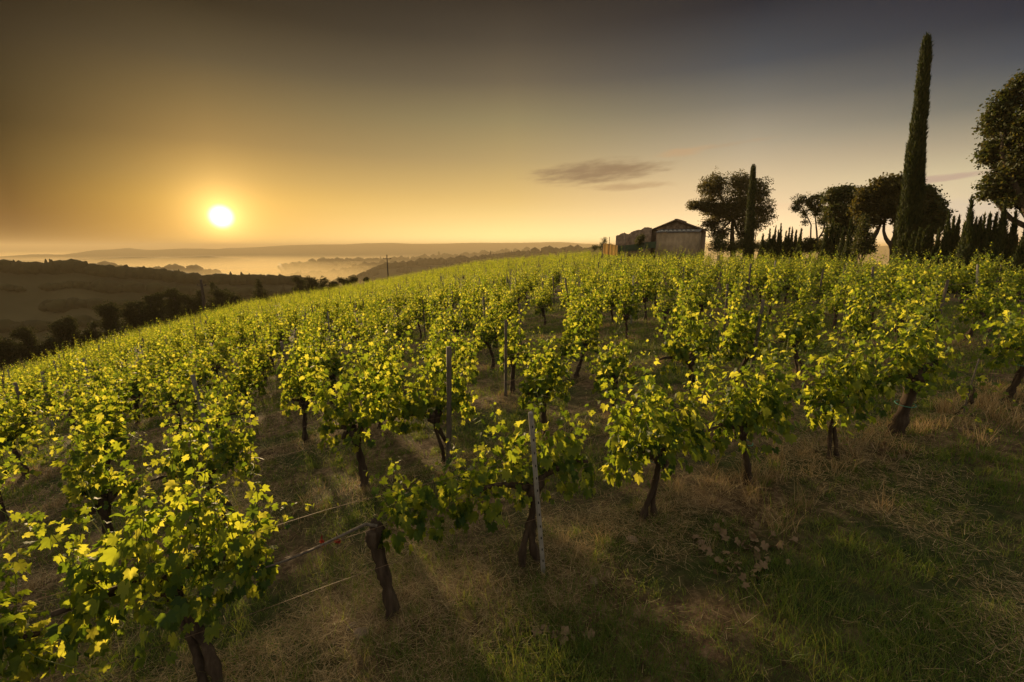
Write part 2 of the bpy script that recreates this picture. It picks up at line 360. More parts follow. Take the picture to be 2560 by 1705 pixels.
ca, sa = math.cos(-ROT), math.sin(-ROT)
SUNL = np.array([SUNV[0]*ca-SUNV[1]*sa, SUNV[0]*sa+SUNV[1]*ca, SUNV[2]])    # sun direction in row space
def gen_vine(seed, lod, span=(-.5, .5), nsh=11, hmin=.5, hmax=1.05, trunk=.72, tr=.05, fork=0, lean=0., inner=150, fill=1., arms=True, leafs=1., yw=.2, hang=.12):
    rng = np.random.default_rng(seed); wood = []; stems = []; P = []; TIP = []; NO = []; S = []
    sl = .109
    # trunk
    n = 22 if lod < 2 else 4; t = np.linspace(0, 1, n)
    k1, k2 = rng.normal(0, .035, 2)
    def tpath(off, sgn=0):
        x = lean*t + k1*np.sin(t*5+off) + sgn*.075*(1-t)**1.5; y = k2*np.sin(t*4+1+off) ; return np.stack([x, y, -.08+t*(trunk+.08)], -1)
    rad = tr*(.92-.30*t + .75*np.exp(-t*11) + .45*np.exp(-((t-1)*6)**2))
    if lod < 2: rad = rad*(1+(.30 if tr < .08 else .12)*(rng.random(n)-.5)+(.12 if tr < .08 else .03)*np.sin(t*23+seed))
    sides = 9 if lod < 2 else 4
    if fork:
        wood.append(tube(tpath(0, 1), rad*.72, sides, .5, rng)); wood.append(tube(tpath(.6, -1), rad*.66, sides, .5, rng))
    else: wood.append(tube(tpath(0), rad, sides, .5, rng))
    top = np.array([lean+k1*math.sin(5), k2*math.sin(5), trunk])
    def arm(u0, u1):
        a = np.linspace(0, 1, 6); x = top[0]+(u1-u0)*a
        z = trunk - .02 + .10*np.sin(a*2.2) + sl*(x-top[0]) + rng.normal(0, .012, 6)
        p = np.stack([x, top[1]*(1-a)+rng.normal(0, .012, 6), z], -1); p[0] = top-[0, 0, .05]
        wood.append(tube(p, tr*(.62-.36*a), max(4, sides-2), .4, rng)); return p
    pa = []
    if arms and lod < 2:
        if span[1] > .15: pa.append(arm(0, min(span[1], .55)))
        if span[0] < -.15: pa.append(arm(0, max(span[0], -.55)))
    if lod < 2:   # knots at the head
        for _ in range(7 if arms else 4):
            c = top - [0,0,.03] + rng.normal(0, .03, 3)*([1.4,1,.8] if arms else [.5,.5,1.8]); wood.append(tube(np.array([c-[0,0,.05], c+rng.normal(0,.02,3), c+[0,0,.06]]), [tr*.55, tr*.9, tr*.3], 6, .5, rng))
    # shoots with leaves at their nodes
    for j in range(nsh):
        u = span[0] + (span[1]-span[0])*(j+rng.random())/nsh
        st = np.array([u, top[1]*.5+rng.normal(0, .04), trunk+.03+sl*u])
        Ln = rng.uniform(hmin, hmax)*(.95+.35*rng.random())
        d = np.array([rng.normal(0, .20)+.15*u, rng.normal(0, .20), 1.]); droop = rng.uniform(.0, .14)
        if rng.random() < hang: d = np.array([rng.normal(0, .5), rng.choice([-1, 1])*rng.uniform(.5, 1), .35]); droop = .75; Ln *= .75
        d /= np.linalg.norm(d); side = norm(np.array([d[0]+rng.normal(0,.3), d[1]+rng.normal(0,.3), 0]))
        m = max(4, int(Ln/.042)); a = np.linspace(0, 1, m)
        path = st + a[:, None]*Ln*d + (a[:, None]**2)*Ln*(side*droop*.7 - np.array([0, 0, 1])*droop) + np.sin(a*9+j)[:, None]*rng.normal(0, .012, 3)
        if lod < 2: stems.append(tube(path, .0045*(1-.7*a), 3 if lod else 4))
        for q in range(1, m):
            f = a[q]
            if rng.random() < .08: continue
            cnt = 1 + (rng.random() < .8*(1-f)*leafs) + (rng.random() < .45*leafs)
            for c in range(cnt):
                an = q*math.pi + j + rng.normal(0, .7) + c*2.1; o = np.array([math.cos(an)*.8, math.sin(an), 0])
                pl = (.04+.06*rng.random())*(1-.55*f)*(1+.5*c)
                P.append(path[q] + o*pl + [0, 0, .01+rng.normal(0, .015)])
                sz = (.064 - .040*f**1.5)*rng.uniform(.5, 1.15)
                S.append(sz); TIP.append(o*.9 + [0, 0, -rng.uniform(.1, 1.3)*(1-.5*f)] + rng.normal(0, .25, 3))
                NO.append(o*.25 + [0, 0, .55] + SUNL*rng.uniform(.0, .9 if lod < 2 else .35) + rng.normal(0, .42 if lod < 2 else .6, 3))
        if lod < 2 and rng.random() < .75:     # tendrils at the tips
            for _ in range(2):
                b = path[-1-int(rng.integers(0, 3))]; aa = np.linspace(0, 1, 7); dd = norm(rng.normal(0, 1, 3)+[0, 0, .8]); l = rng.uniform(.08, .2)
                tp = b + aa[:, None]*dd*l + np.stack([np.sin(aa*4)*.02, np.cos(aa*5)*.02-.02, -aa**2*.04], -1)
                stems.append(tube(tp, .0016, 3))
    # inner leaves filling the canopy
    k = int(inner*fill*1.3)
    u = rng.uniform(span[0]-.06, span[1]+.06, k); edge = np.clip(1-np.abs((u-(span[0]+span[1])/2)/((span[1]-span[0])/2+.08))**3, .15, 1)
    zz = trunk - .10 + sl*u + (rng.random(k)**1.1)*(.78*edge*(hmax/1.05)) - .05
    yy = rng.normal(0, yw, k)*edge
    o = norm(np.stack([rng.normal(0, .6, k), np.sign(yy)*rng.uniform(.3, 1, k), np.zeros(k)], -1))
    P = np.array(P + list(np.stack([u, yy, zz], -1))); S = np.array(S + list(rng.uniform(.030, .066, k)))
    TIP = np.array(TIP + list(o*.6 + np.stack([np.zeros(k), np.zeros(k), -rng.uniform(.5, 1.6, k)], -1)))
    NO = np.array(NO + list(o*.8 + np.array([0, 0, .4]) + rng.normal(0, .35, (k, 3))))
    return wood, stems, (P, TIP, NO, S)
def vine_meshes(seed, lod, **kw):
    wood, stems, (P, TIP, NO, S) = gen_vine(seed, lod, **kw)
    rng = np.random.default_rng(seed+99)
    V, F = put_leaves(LEAF_HI if lod == 0 else LEAF_MID, P, TIP, NO, S*1.12, rng)
    wv, wf = merge(wood); sv, sf = merge(stems)
    return (smooth_me(np_mesh('vine_trunk', [(wv, wf, 0)], [M['bark']])), np_mesh('vine_shoots', [(sv, sf, 0)], [M['shoot']]),
            np_mesh('vine_foliage', [(V, F, 0)], [M['vine_leaf']]))
def make_vine(ms, loc, rot=0., scale=1.):
    e = link('grapevine', None); e.location = loc; e.rotation_euler = (0, 0, ROT+rot); e.scale = (scale,)*3
    kid(e, 'trunk', ms[0]); kid(e, 'shoots', ms[1]); kid(e, 'foliage', ms[2])
    return e
def rowpt(k, s, jit=0.):
    n = D0+DR*k+jit; p = T*s+NN*n; return p[0], p[1], float(gz(p[0], p[1]))
ORD = ['','first','second','third','fourth','fifth','sixth','seventh','eighth','ninth','tenth','eleventh','twelfth','thirteenth','fourteenth','fifteenth','sixteenth','seventeenth','eighteenth','nineteenth','twentieth']
def ordw(n):
    if n <= 20: return ORD[n]
    t = {2:'twenty',3:'thirty',4:'forty'}[n//10]
    return t+'-'+ORD[n % 10] if n % 10 else {20:'twentieth',30:'thirtieth',40:'fortieth'}[n//10*10]
# --- front row, one by one
S1 = .20
front = {
 -2: dict(seed=11, kw=dict(nsh=14, inner=190, hmax=.95), lab=None),
 -1: dict(seed=12, kw=dict(nsh=15, inner=260, hmin=.45, hmax=.8, fork=1, tr=.055, span=(-.55,.42), yw=.2), lab='dark leafy grapevine cut off by the bottom left corner of the photo'),
  0: dict(seed=13, kw=dict(nsh=19, inner=330, hmin=.6, hmax=1.0, trunk=.78, tr=.058, span=(-.62,.42), fork=1, lean=-.10, yw=.24), lab='large bushy grapevine with a split trunk at the lower left, nearest of all'),
  1: dict(seed=14, kw=dict(nsh=8, inner=80, hmin=.32, hmax=.6, trunk=.76, tr=.056, span=(.03,.58), lean=-.05, arms=False, hang=.2, yw=.08), lab='nearly bare grapevine with a thick dark trunk and one bare cane'),
  2: dict(seed=15, kw=dict(nsh=13, inner=190, hmin=.5, hmax=.85, trunk=.74, tr=.052, span=(-.62,.5), lean=-.04, fork=1, hang=.3, yw=.17), lab='grapevine tied behind the pale concrete post in the front row'),
  3: dict(seed=16, kw=dict(nsh=13, inner=210, hmin=.65, hmax=1.05, trunk=.70, tr=.045, span=(-.46,.46), fork=1, yw=.2), lab='grapevine with a twin-stemmed trunk and a bare arm, right of the concrete post'),
  4: dict(seed=17, kw=dict(nsh=14, inner=230, hmin=.6, hmax=1.0, trunk=.70, tr=.042, span=(-.46,.36), lean=-.16, yw=.2), lab='grapevine whose thin trunk leans left above the tall dry grass'),
  5: dict(seed=18, kw=dict(nsh=13, inner=200, hmin=.55, hmax=1.0, trunk=.62, tr=.036, span=(-.36,.36), fork=1), lab='grapevine on a short thin trunk left of the thickest trunk'),
  6: dict(seed=19, kw=dict(nsh=13, inner=170, hmin=.6, hmax=1.1, trunk=.78, tr=.085, span=(-.42,.46)), lab='grapevine with the thickest straight trunk, a green tie round it'),
  7: dict(seed=20, kw=dict(nsh=2, inner=5, hmin=.12, hmax=.2, trunk=.34, tr=.017, span=(-.08,.1), arms=False, leafs=.3, lean=.08, yw=.04), lab='tiny young grapevine beside a thin stick between two grown vines'),
  8: dict(seed=21, kw=dict(nsh=13, inner=190, hmin=.5, hmax=.95, trunk=.80, tr=.058, span=(-.6,.6), fork=1), lab='grapevine with a forked foot at the right edge of the photo'),
  9: dict(seed=22, kw=dict(nsh=13, inner=190), lab=None),
}
TIES = {3: .62, 4: .5, 5: .52, 6: .42, 8: .58}
FRONT_POS = []
for i, f in front.items():
    s = S1 + SP*(i-1); x, y, z = rowpt(0, s)
    ms = vine_meshes(f['seed'], 0, **f['kw'])
    v = make_vine(ms, (x, y, z-.02)); FRONT_POS.append((s, x, y, z))
    tag(v, f['lab'] or ('leafy grapevine just outside the left edge of the front row' if i < 0 else 'leafy grapevine just outside the right edge of the front row'), 'grapevine', 'grapevines planted in rows')
    if i in TIES:
        a = np.linspace(0, 2*np.pi, 13); r = f['kw']['tr']*1.18
        lx = f['kw'].get('lean', 0)*TIES[i]
        tv, tf = tube(np.stack([lx+r*1.15*np.cos(a), r*np.sin(a), TIES[i]+.012*np.sin(a)], -1), .0045, 4, cap=False)
        kid(v, 'tie', np_mesh('tie', [(tv, tf, 0)], [M['tie']]))
    if i == 1:
        # bare cane resting on the wire, pointing left down the row
        a = np.linspace(0, 1, 12); p = np.stack([-.04-.98*a, .01*np.sin(a*7)-.05*a, .86-.12*a-.04*np.sin(a*3)-.109*.9*a*.6], -1)
        p[0] = (-.05, 0, .80)
        cv, cf = tube(p, .013-.007*a, 6, .2, np.random.default_rng(5))
        kid(v, 'cane', smooth_me(np_mesh('cane', [(cv, cf, 0)], [M['wood']])))
# --- the field
rngF = np.random.default_rng(77)
field = []
for k in range(1, 52):
    off = {1: 0.0, 2: .55}.get(k, rngF.uniform(0, SP))
    for i in range(-80, 110):
        s = off + SP*1.06*i + rngF.normal(0, .10); jit = rngF.normal(0, .06); g = rngF.random(); sd = rngF.random()
        n = D0+DR*k+jit; p = T*s+NN*n; r = math.hypot(*p); az = math.degrees(math.atan2(p[0], p[1]))
        if p[1] < 1 or abs(az) > 56: continue
        Rr = np.interp(az, AZT, RT)
        lim = Rr + (4 if az < 10 else -3)
        if r > lim: continue
        if 14 < az < 24.5 and r > 55: continue
        if g < .13 and k > 1: continue
        field.append((r, az, k, s, p[0], p[1], sd))
field.sort()
inview = lambda az, r: abs(az) < 50.5
NEAR = [f for f in field if inview(f[1], f[0])][:288]
near_ids = {id(f) for f in NEAR}
rlim = NEAR[-1][0]
EXTRA = [f for f in field if id(f) not in near_ids and f[0] < rlim]     # just outside the frame: thrown in with the mass
FAR = [f for f in field if id(f) not in near_ids]
vkw = [
 (dict(nsh=11, inner=200, hmin=.65, hmax=1.10, span=(-.32,.32), yw=.16), 'bushy'),
 (dict(nsh=9, inner=150, hmin=.85, hmax=1.35, tr=.045, span=(-.24,.24), hang=.05, yw=.13), 'tall'),
 (dict(nsh=10, inner=170, hmin=.5, hmax=.85, tr=.06, span=(-.32,.32), yw=.17), 'low rounded'),
 (dict(nsh=7, inner=100, hmin=.7, hmax=1.25, span=(-.20,.20), yw=.11), 'narrow'),
 (dict(nsh=12, inner=230, hmin=.7, hmax=1.1, lean=.1, yw=.19, span=(-.32,.34)), 'dense'),
 (dict(nsh=6, inner=60, hmin=.6, hmax=1.15, yw=.11, span=(-.30,.34)), 'loose'),
 (dict(nsh=11, inner=170, hmin=.55, hmax=1.05, lean=-.12, fork=1, span=(-.52,.30), yw=.15), 'wide'),
 (dict(nsh=11, inner=160, hmin=.7, hmax=1.15, span=(-.34,.46), yw=.15), 'spreading'),
]
protos_hi = {}; protos_mid = {}
def proto(tbl, j, lod):
    if j not in tbl: tbl[j] = vine_meshes(200+j*3+lod, lod, **vkw[j][0])
    return tbl[j]
rowcount = {}
for f in sorted(NEAR, key=lambda f: (f[2], f[3])):
    r, az, k, s, x, y, sd = f
    j = int(sd*8) % 8; rot = 0 if int(sd*80) % 2 else math.pi
    hi = r < 10
    ms = proto(protos_hi, j, 0) if hi else proto(protos_mid, j, 1)
    sc = .92+.2*((sd*977) % 1)
    v = make_vine(ms, (x, y, float(gz(x, y))-.03), 0 if rot == 0 else 0.0, sc)
    if rot: v.scale = (sc, -sc, sc)
    c = rowcount[k] = rowcount.get(k, 0)+1
    tag(v, '%s grapevine, %s from the left in the %s row behind the front row' % (vkw[j][1], ordw(c), ordw(k)), 'grapevine', 'grapevines planted in rows')
# the rest of the field, too many to count
low = []
for j in range(8):
    kw = dict(vkw[j][0]); kw['inner'] = int(kw['inner']*.45); kw['nsh'] = kw['nsh']-3
    wood, st, (P, TIP, NO, S) = gen_vine(300+j, 2, **kw)
    rg = np.random.default_rng(j); keep = rg.random(len(P)) < .85
    P, TIP, NO, S = P[keep], TIP[keep], NO[keep], S[keep]
    LV, LF = put_leaves(LEAF_LOW, P, TIP, NO, S*1.08, rg)
    WV, WF = merge(wood); low.append((LV, LF, WV, WF))
def mass(name, lst, label):
    lv = []; lf = []; wv = []; wf = {}; lo = 0; wo = 0
    for r, az, k, s, x, y, sd in lst:
        LV, LF, WV, WF = low[int(sd*8) % 8]; a = ROT + (0 if int(sd*80) % 2 else math.pi); sc = .9+.25*((sd*977) % 1)
        c, s_ = math.cos(a)*sc, math.sin(a)*sc; z = float(gz(x, y))-.03
        def tr(V):
            fx = V[:, 0]; return np.stack([x+fx*c-V[:, 1]*s_, y+fx*s_+V[:, 1]*c, z+V[:, 2]*sc], -1)
        lv.append(tr(LV)); lf.append(LF+lo); lo += len(LV)
        wv.append(tr(WV)); 
        for f in WF: wf.setdefault(f.shape[1], []).append(f+wo)
        wo += len(WV)
    me = np_mesh(name, [(np.concatenate(lv), np.concatenate(lf), 0), (np.concatenate(wv), [np.concatenate(v) for v in wf.values()], 1)], [M['vine_leaf'], M['bark']])
    return tag(link(name, me), label, 'vineyard', kind='stuff')
mass('distant_grapevines', FAR, 'mass of far grapevines covering the slope up to its crest')
print('vines near', len(NEAR), 'rlim', rlim, 'far', len(FAR))

# ---------------------------------------------------------------- posts and wires
def post_mesh(h, wd, mt, seed, bev=.006):
    bm = bmesh.new(); bmesh.ops.create_cube(bm, size=1)
    for v in bm.verts: v.co = Vector((v.co.x*wd, v.co.y*wd*.8, (v.co.z+.5)*(h+.3)-.3))
    es = [e for e in bm.edges]; bmesh.ops.bevel(bm, geom=es, offset=bev, segments=1, affect='EDGES')
    bmesh.ops.subdivide_edges(bm, edges=[e for e in bm.edges if abs(e.verts[0].co.z-e.verts[1].co.z) > .5], cuts=5)
    rr = random.Random(seed)
    for v in bm.verts: v.co.x += rr.uniform(-.003, .003); v.co.y += rr.uniform(-.003, .003)
    me = bpy.data.meshes.new('post'); bm.to_mesh(me); bm.free(); me.materials.append(mt); return me
def round_post(h, r, seed):
    rg = np.random.default_rng(seed); a = np.linspace(0, 1, 8)
    V, F = tube(np.stack([.01*np.sin(a*4), .01*np.cos(a*3), -.3+a*(h+.3)], -1), r*(1.05-.12*a), 8, .12, rg)
    return smooth_me(np_mesh('post', [(V, F, 0)], [M['wood']]))
PM = [post_mesh(1.6, .055, M['conc'], 1), round_post(1.55, .03, 2), post_mesh(1.5, .05, M['wood'], 3), round_post(1.65, .035, 4), post_mesh(1.5, .05, M['conc'], 5)]
PNAME = ['grey concrete', 'slim round wooden', 'squared wooden', 'round wooden', 'grey concrete']
def add_post(x, y, j, lx, ly, label, group='posts holding the vine rows'):
    o = link('vineyard_post', PM[j], None, (x, y, float(gz(x, y)))); o.rotation_euler = (R(ly), R(lx), R(21)); return tag(o, label, 'post', group)
# the pale pierced concrete post at the front
pb = bmesh.new()
root = link('vineyard_post', None); x, y, z = rowpt(0, S1+SP+.015, -.17); root.location = (x, y, z); root.rotation_euler = (R(1), R(-5.5), ROT)
tag(root, 'pale concrete post with a row of holes, leaning left in the front row', 'post', 'posts holding the vine rows')
cm = post_mesh(1.46, .036, M['conc'], 8, .008)
kid(root, 'shaft', cm)
hv = []
for q in range(12):
    zc = .12+q*.11; b = box(-.0045, .0045, -.0170, -.0140, zc, zc+.020); hv.append(b)  # raised dark blocks, coloured as the shade inside the holes
hv, hf = merge(hv); kid(root, 'holes', np_mesh('holes', [(hv, hf, 0)], [noise_mat('hole_shade', [(.3,(.02,.018,.015)),(.7,(.03,.028,.024))], 5)]))
posts = []
rngP = np.random.default_rng(5)
hand = [(1, 1137, 1115, 0, 1), (2, 1540, 1030, 3, 1)]
for k in range(1, 50):
    off = rngP.uniform(0, 6)
    if k == 1: off = 1.15
    if k == 2: off = 3.0
    for i in range(-14, 18):
        s = off + i*5.2 + rngP.normal(0, .1); j = int(rngP.choice([0, 1, 2, 3, 4], p=[.18, .28, .22, .2, .12])); lx, ly = rngP.normal(0, 3.2, 2); n = D0+DR*k-.08; p = T*s+NN*n
        r = math.hypot(*p); az = math.degrees(math.atan2(p[0], p[1]))
        if p[1] < 1 or abs(az) > 52: continue
        Rr = np.interp(az, AZT, RT)
        if r > Rr-(1 if az < 10 else 4): continue
        if 14 < az < 24.5 and r > 54: continue
        posts.append((r, az, k, s, p[0], p[1], j, lx*(1 if r > 8 else .8), ly))
posts.sort(); PN = posts[:290]; PF = posts[290:]
pc = {}
for r, az, k, s, x, y, j, lx, ly in sorted(PN, key=lambda f: (f[2], f[3])):
    if r < 33:
        c = pc[k] = pc.get(k, 0)+1
        lab = '%s post, %s from the left in the %s row behind the front row' % (PNAME[j], ordw(c), ordw(k)); g = 'posts holding the vine rows'
    else:
        lab = 'thin dark post tip showing among the small far vines'; g = 'far posts among the vines'
    add_post(x, y, j, lx, ly, lab, g)
if PF:
    vs = []
    for r, az, k, s, x, y, j, lx, ly in PF:
        z = float(gz(x, y)); V, F = tube(np.array([[x, y, z-.2], [x+lx*.03, y, z+1.6]]), .03, 4); vs.append((V, F))
    V, F = merge(vs); tag(link('distant_posts', np_mesh('distant_posts', [(V, F, 0)], [M['wood']])), 'mass of tiny far posts near the crest of the vineyard', 'posts', kind='stuff')
# thin stick by the young vine
x, y, z = rowpt(0, S1+SP*6+.03, -.03)
V, F = tube(np.array([[-.03, 0, -.1], [.0, 0, .35], [.07, .0, .78]]), [.011, .010, .008], 6)
so = link('stick', np_mesh('stick', [(V, F, 0)], [M['wood']]), None, (x, y, z), ROT); tag(so, 'thin leaning wooden stick beside the tiny young vine', 'stick')
WR = ['just above trunk height', 'at mid height of the leaves', 'near the tops of the leaves']
for k in range(0, 7):
    for q, h in enumerate((.74, 1.02, 1.38) if k else (.80, .46, 1.05)):
        s0, s1 = -8-4*k, 12+3*k
        if k == 0: s0 = -5
        ss = np.arange(s0, s1, .4); pts = []
        for s in ss:
            x, y, z = rowpt(k, s, -.03); zb = float(groundz(x, y)); pts.append((x, y, zb+.04+h - .03*abs(math.sin(s*.6)) + .01*math.sin(s*3+q)))
        V, F = tube(np.array(pts), .0022 if k < 3 else .003, 3)
        o = link('trellis_wire', np_mesh('wire', [(V, F, 0)], [M['wire']]))
        hh = WR[q] if k else ['at the height of the bare cane', 'low at half trunk height', 'through the middle of the leaves'][q]
        tag(o, 'thin rusty wire strung along the %s, %s' % ('front row' if k == 0 else ordw(k)+' row back', hh), 'wire', 'wires of the vine rows')

# ---------------------------------------------------------------- grass, straw, weeds
def blades(name, pos, h, wd, bend, rng, m, lie=0., seg=2):
    n = len(pos); an = rng.uniform(0, 2*np.pi, n); d = np.stack([np.cos(an), np.sin(an), np.zeros(n)], -1)
    b2 = rng.uniform(0, 2*np.pi, n); sd = np.stack([np.cos(b2), np.sin(b2), np.zeros(n)], -1)*wd[:, None]
    up = np.array([0, 0, 1.])
    t1 = norm(up*(1-lie)[:, None] + d*(lie+.15)[:, None]); t2 = norm(up*(1-lie-bend)[:, None] + d*(lie+bend)[:, None])
    p0 = pos; p1 = p0 + t1*(h*.5)[:, None]; p2 = p1 + t2*(h*.5)[:, None]
    p2[:, 2] = np.maximum(p2[:, 2], p0[:, 2]+.004)
    V = np.stack([p0-sd, p0+sd, p1-sd*.7, p1+sd*.7, p2], 1).reshape(-1, 3)
    o = np.arange(n)[:, None]*5
    F4 = np.concatenate([o+0, o+1, o+3, o+2], 1); F3 = np.concatenate([o+2, o+3, o+4], 1)
    return np_mesh(name, [(V, [F4, F3], 0)], [m])
def scatter(n, rng, r0=1.0, r1=16., azr=56, pw=1.0):
    u = rng.random(n); r = (r0**pw + u*(r1**pw-r0**pw))**(1/pw); az = np.radians(rng.uniform(-azr, azr, n))
    x = r*np.sin(az); y = r*np.cos(az); return x, y, r
def rowq(x, y):
    n = x*NN[0]+y*NN[1]; q = np.abs((n-D0+DR/2) % DR-DR/2); return np.where(n < 1.9, 9, q), n
def make_grass():
    rng = np.random.default_rng(9)
    # green grass
    x, y, r = scatter(560000, rng, 1.6, 26, 56, .8); q, n = rowq(x, y); s = x*T[0]+y*T[1]
    f = fbm(x*.75, y*.75, 21); f2 = fbm(x*3.2, y*3.2, 22)
    brown = np.clip((s-2.9)/.9, 0, 1)*np.clip((1.65-n)/.5, 0, 1)         # trodden strip at the lower right
    dens = np.clip((f-.30)*4.2, .10, 1)*np.clip((f2-.28)*4.2, .06, 1)*np.clip(q/.55, .18, 1)*(1-.75*brown)*np.where(n < 2.3, 1.5, .8)
    kx = rng.random(len(x)) < dens; x, y, r, f = x[kx], y[kx], r[kx], f[kx]; m = len(x)
    z = gz(x, y); sc = np.clip(r/5, .8, 2.6); h = rng.gamma(4, .016, m)*(.6+1.1*f)*1.25*np.clip(r/9, 1, 1.5)
    me = blades('grass', np.stack([x, y, z-.005], -1), h, .0019*sc*rng.uniform(.7, 1.5, m), rng.uniform(.1, .7, m), rng, M['grass'], rng.uniform(0, .35, m))
    tag(link('grass', me), 'short green grass between and in front of the vine rows', 'grass', kind='stuff')
    # low leafy weeds: small round leaves
    x, y, r = scatter(60000, rng, 1.6, 13, 56, .9); q, n = rowq(x, y); f = fbm(x*1.1, y*1.1, 31)
    kx = rng.random(len(x)) < np.clip((f-.50)*7, 0, 1)*np.where(n < 2.6, 1, .35); x, y, r = x[kx], y[kx], r[kx]; m = len(x)
    P = np.stack([x, y, gz(x, y)+rng.uniform(.01, .06, m)], -1); tip = rng.normal(0, 1, (m, 3))*[1, 1, .3]; no = rng.normal(0, .4, (m, 3))+[0, 0, 1]
    V, F = put_leaves((np.array([(0,-.5,0),(.45,0,.08),(0,.6,0),(-.45,0,.08)]), np.array([(0,1,2),(0,2,3)])), P, tip, no, rng.uniform(.008, .018, m)*np.clip(r/5, .9, 2))
    tag(link('weeds', np_mesh('weeds', [(V, F, 0)], [M['grass']])), 'low green weeds and clover in the grass in front of the vines', 'weeds', kind='stuff')
    # cut straw lying about
    x, y, r = scatter(620000, rng, 1.6, 24, 56, .8); q, n = rowq(x, y); f = fbm(x*.8+9, y*.8, 41); s = x*T[0]+y*T[1]
    brown = np.clip((s-2.9)/.9, 0, 1)*np.clip((1.65-n)/.5, 0, 1)
    left = np.clip((1.2-s)/2, 0, 1)
    dens = np.clip(np.clip((f-.40)*4.0, .10, .9)*np.where(n < 1.9, .38+.55*left, .85) + .6*np.exp(-(q/.45)**2) + .6*brown, 0, 1)*np.where(fbm(x*2.3, y*2.3, 43) > .56, .35, 1)
    kx = rng.random(len(x)) < dens; x, y, r = x[kx], y[kx], r[kx]; m = len(x); sc = np.clip(r/5, .8, 2.6)
    me = blades('straw', np.stack([x, y, gz(x, y)+rng.uniform(-.003, .035, m)], -1), rng.uniform(.04, .19, m), .0016*sc*rng.uniform(.7, 1.5, m), rng.uniform(-.1, .12, m), rng, M['straw'], rng.uniform(.75, 1.05, m))
    tag(link('straw', me), 'dry cut straw strewn over the ground under the vines', 'straw', kind='stuff')
    # bright green tufts scattered in the dry ground
    tf = []
    for _ in range(2600):
        rr_ = rng.uniform(1.8**.9, 17**.9)**(1/.9); aa = R(rng.uniform(-54, 54)); xx, yy = rr_*math.sin(aa), rr_*math.cos(aa)
        if float(fbm(xx*1.4, yy*1.4, 71)) > .47: tf.append((xx, yy, rng.uniform(.05, .15)))
    tf = np.array(tf); nb = 46; X = np.repeat(tf[:, 0], nb)+rng.normal(0, .035, len(tf)*nb); Y = np.repeat(tf[:, 1], nb)+rng.normal(0, .035, len(tf)*nb); H = np.repeat(tf[:, 2], nb)*rng.uniform(.4, 1.3, len(X)); r = np.hypot(X, Y)
    me = blades('grass_tufts', np.stack([X, Y, gz(X, Y)-.005], -1), H, .0020*np.clip(r/5, .8, 2.3)*rng.uniform(.6, 1.4, len(X)), rng.uniform(.1, .7, len(X)), rng, M['grass'], rng.uniform(.0, .5, len(X)))
    tag(link('grass_tufts', me), 'scattered tufts of fresh green grass in the dry ground', 'grass', kind='stuff')
    # standing dry grass under the front row, in tufts
    tuf = []
    for _ in range(900):
        k = int(rng.choice([0, 1, 2, 3, 4], p=[.40, .22, .16, .12, .10])); s = rng.uniform(-6, 14); j = rng.normal(-.05 if k else -.02, .26 if k else .30)
        if k == 0 and s < 1.6 and rng.random() < .78: continue
        xx, yy = T*s+NN*(D0+DR*k+j); 
        if yy < 1.5: continue
        tuf.append((xx, yy, rng.uniform(.10, .30)*(1.25 if (k == 0 and 3 < s < 9) else .75)))
    tuf = np.array(tuf); nb = 34; X = np.repeat(tuf[:, 0], nb)+rng.normal(0, .045, len(tuf)*nb); Y = np.repeat(tuf[:, 1], nb)+rng.normal(0, .045, len(tuf)*nb); H = np.repeat(tuf[:, 2], nb)*rng.uniform(.5, 1.25, len(X)); r = np.hypot(X, Y)
    me = blades('dry_grass', np.stack([X, Y, gz(X, Y)-.01], -1), H, .0017*np.clip(r/5, .8, 2.5)*rng.uniform(.7, 1.4, len(X)), rng.uniform(.1, .6, len(X)), rng, M['straw'], rng.uniform(.0, .45, len(X)))
    tag(link('dry_grass', me), 'tufts of tall dry grass standing round the vine trunks', 'grass', kind='stuff')
make_grass()
# fallen vine leaves
rl = np.random.default_rng(3)
def gpt(px, py):
    X, Y, Z = ray(px, py); t = 1.
    for _ in range(60):
        z = float(groundz(X*t, Y*t)); t *= 1 + .5*((z/(Z*t))-1)
    return X*t, Y*t
dl = []
for j in range(4):
    V, F = put_leaves(LEAF_HI, np.zeros((1, 3)), np.array([[0, 1., 0]]), np.array([[0, 0, 1.]]), np.array([.045]), rl)
    V[:, 2] += .012*np.sin(V[:, 0]*70+j)+.010*np.cos(V[:, 1]*60+2*j)
    dl.append(np_mesh('dead_leaf', [(V, F, 0)], [M['dead_leaf']]))
def litter(px, py, sx, sy, n, label, group):
    for _ in range(n):
        x, y = gpt(px+rl.normal(0, sx), py+rl.normal(0, sy)); o = link('fallen_leaf', dl[int(rl.integers(4))], None, (x, y, float(gz(x, y))+.02+rl.random()*.02)); s = rl.uniform(.8, 1.35)
        o.scale = (s,)*3; o.rotation_euler = (rl.normal(0, .35), rl.normal(0, .35), rl.uniform(0, 6.28)); tag(o, label, 'leaf', group)
litter(1850, 1370, 55, 45, 44, 'dry fallen vine leaf in the patch on the grass right of centre', 'fallen leaves on the grass')
litter(1380, 1590, 55, 12, 12, 'dry fallen vine leaf among straw near the bottom middle', 'fallen leaves among the straw')
litter(2170, 1145, 60, 10, 10, 'dry fallen vine leaf on the grass below the thickest trunk', 'fallen leaves below the thick trunk')
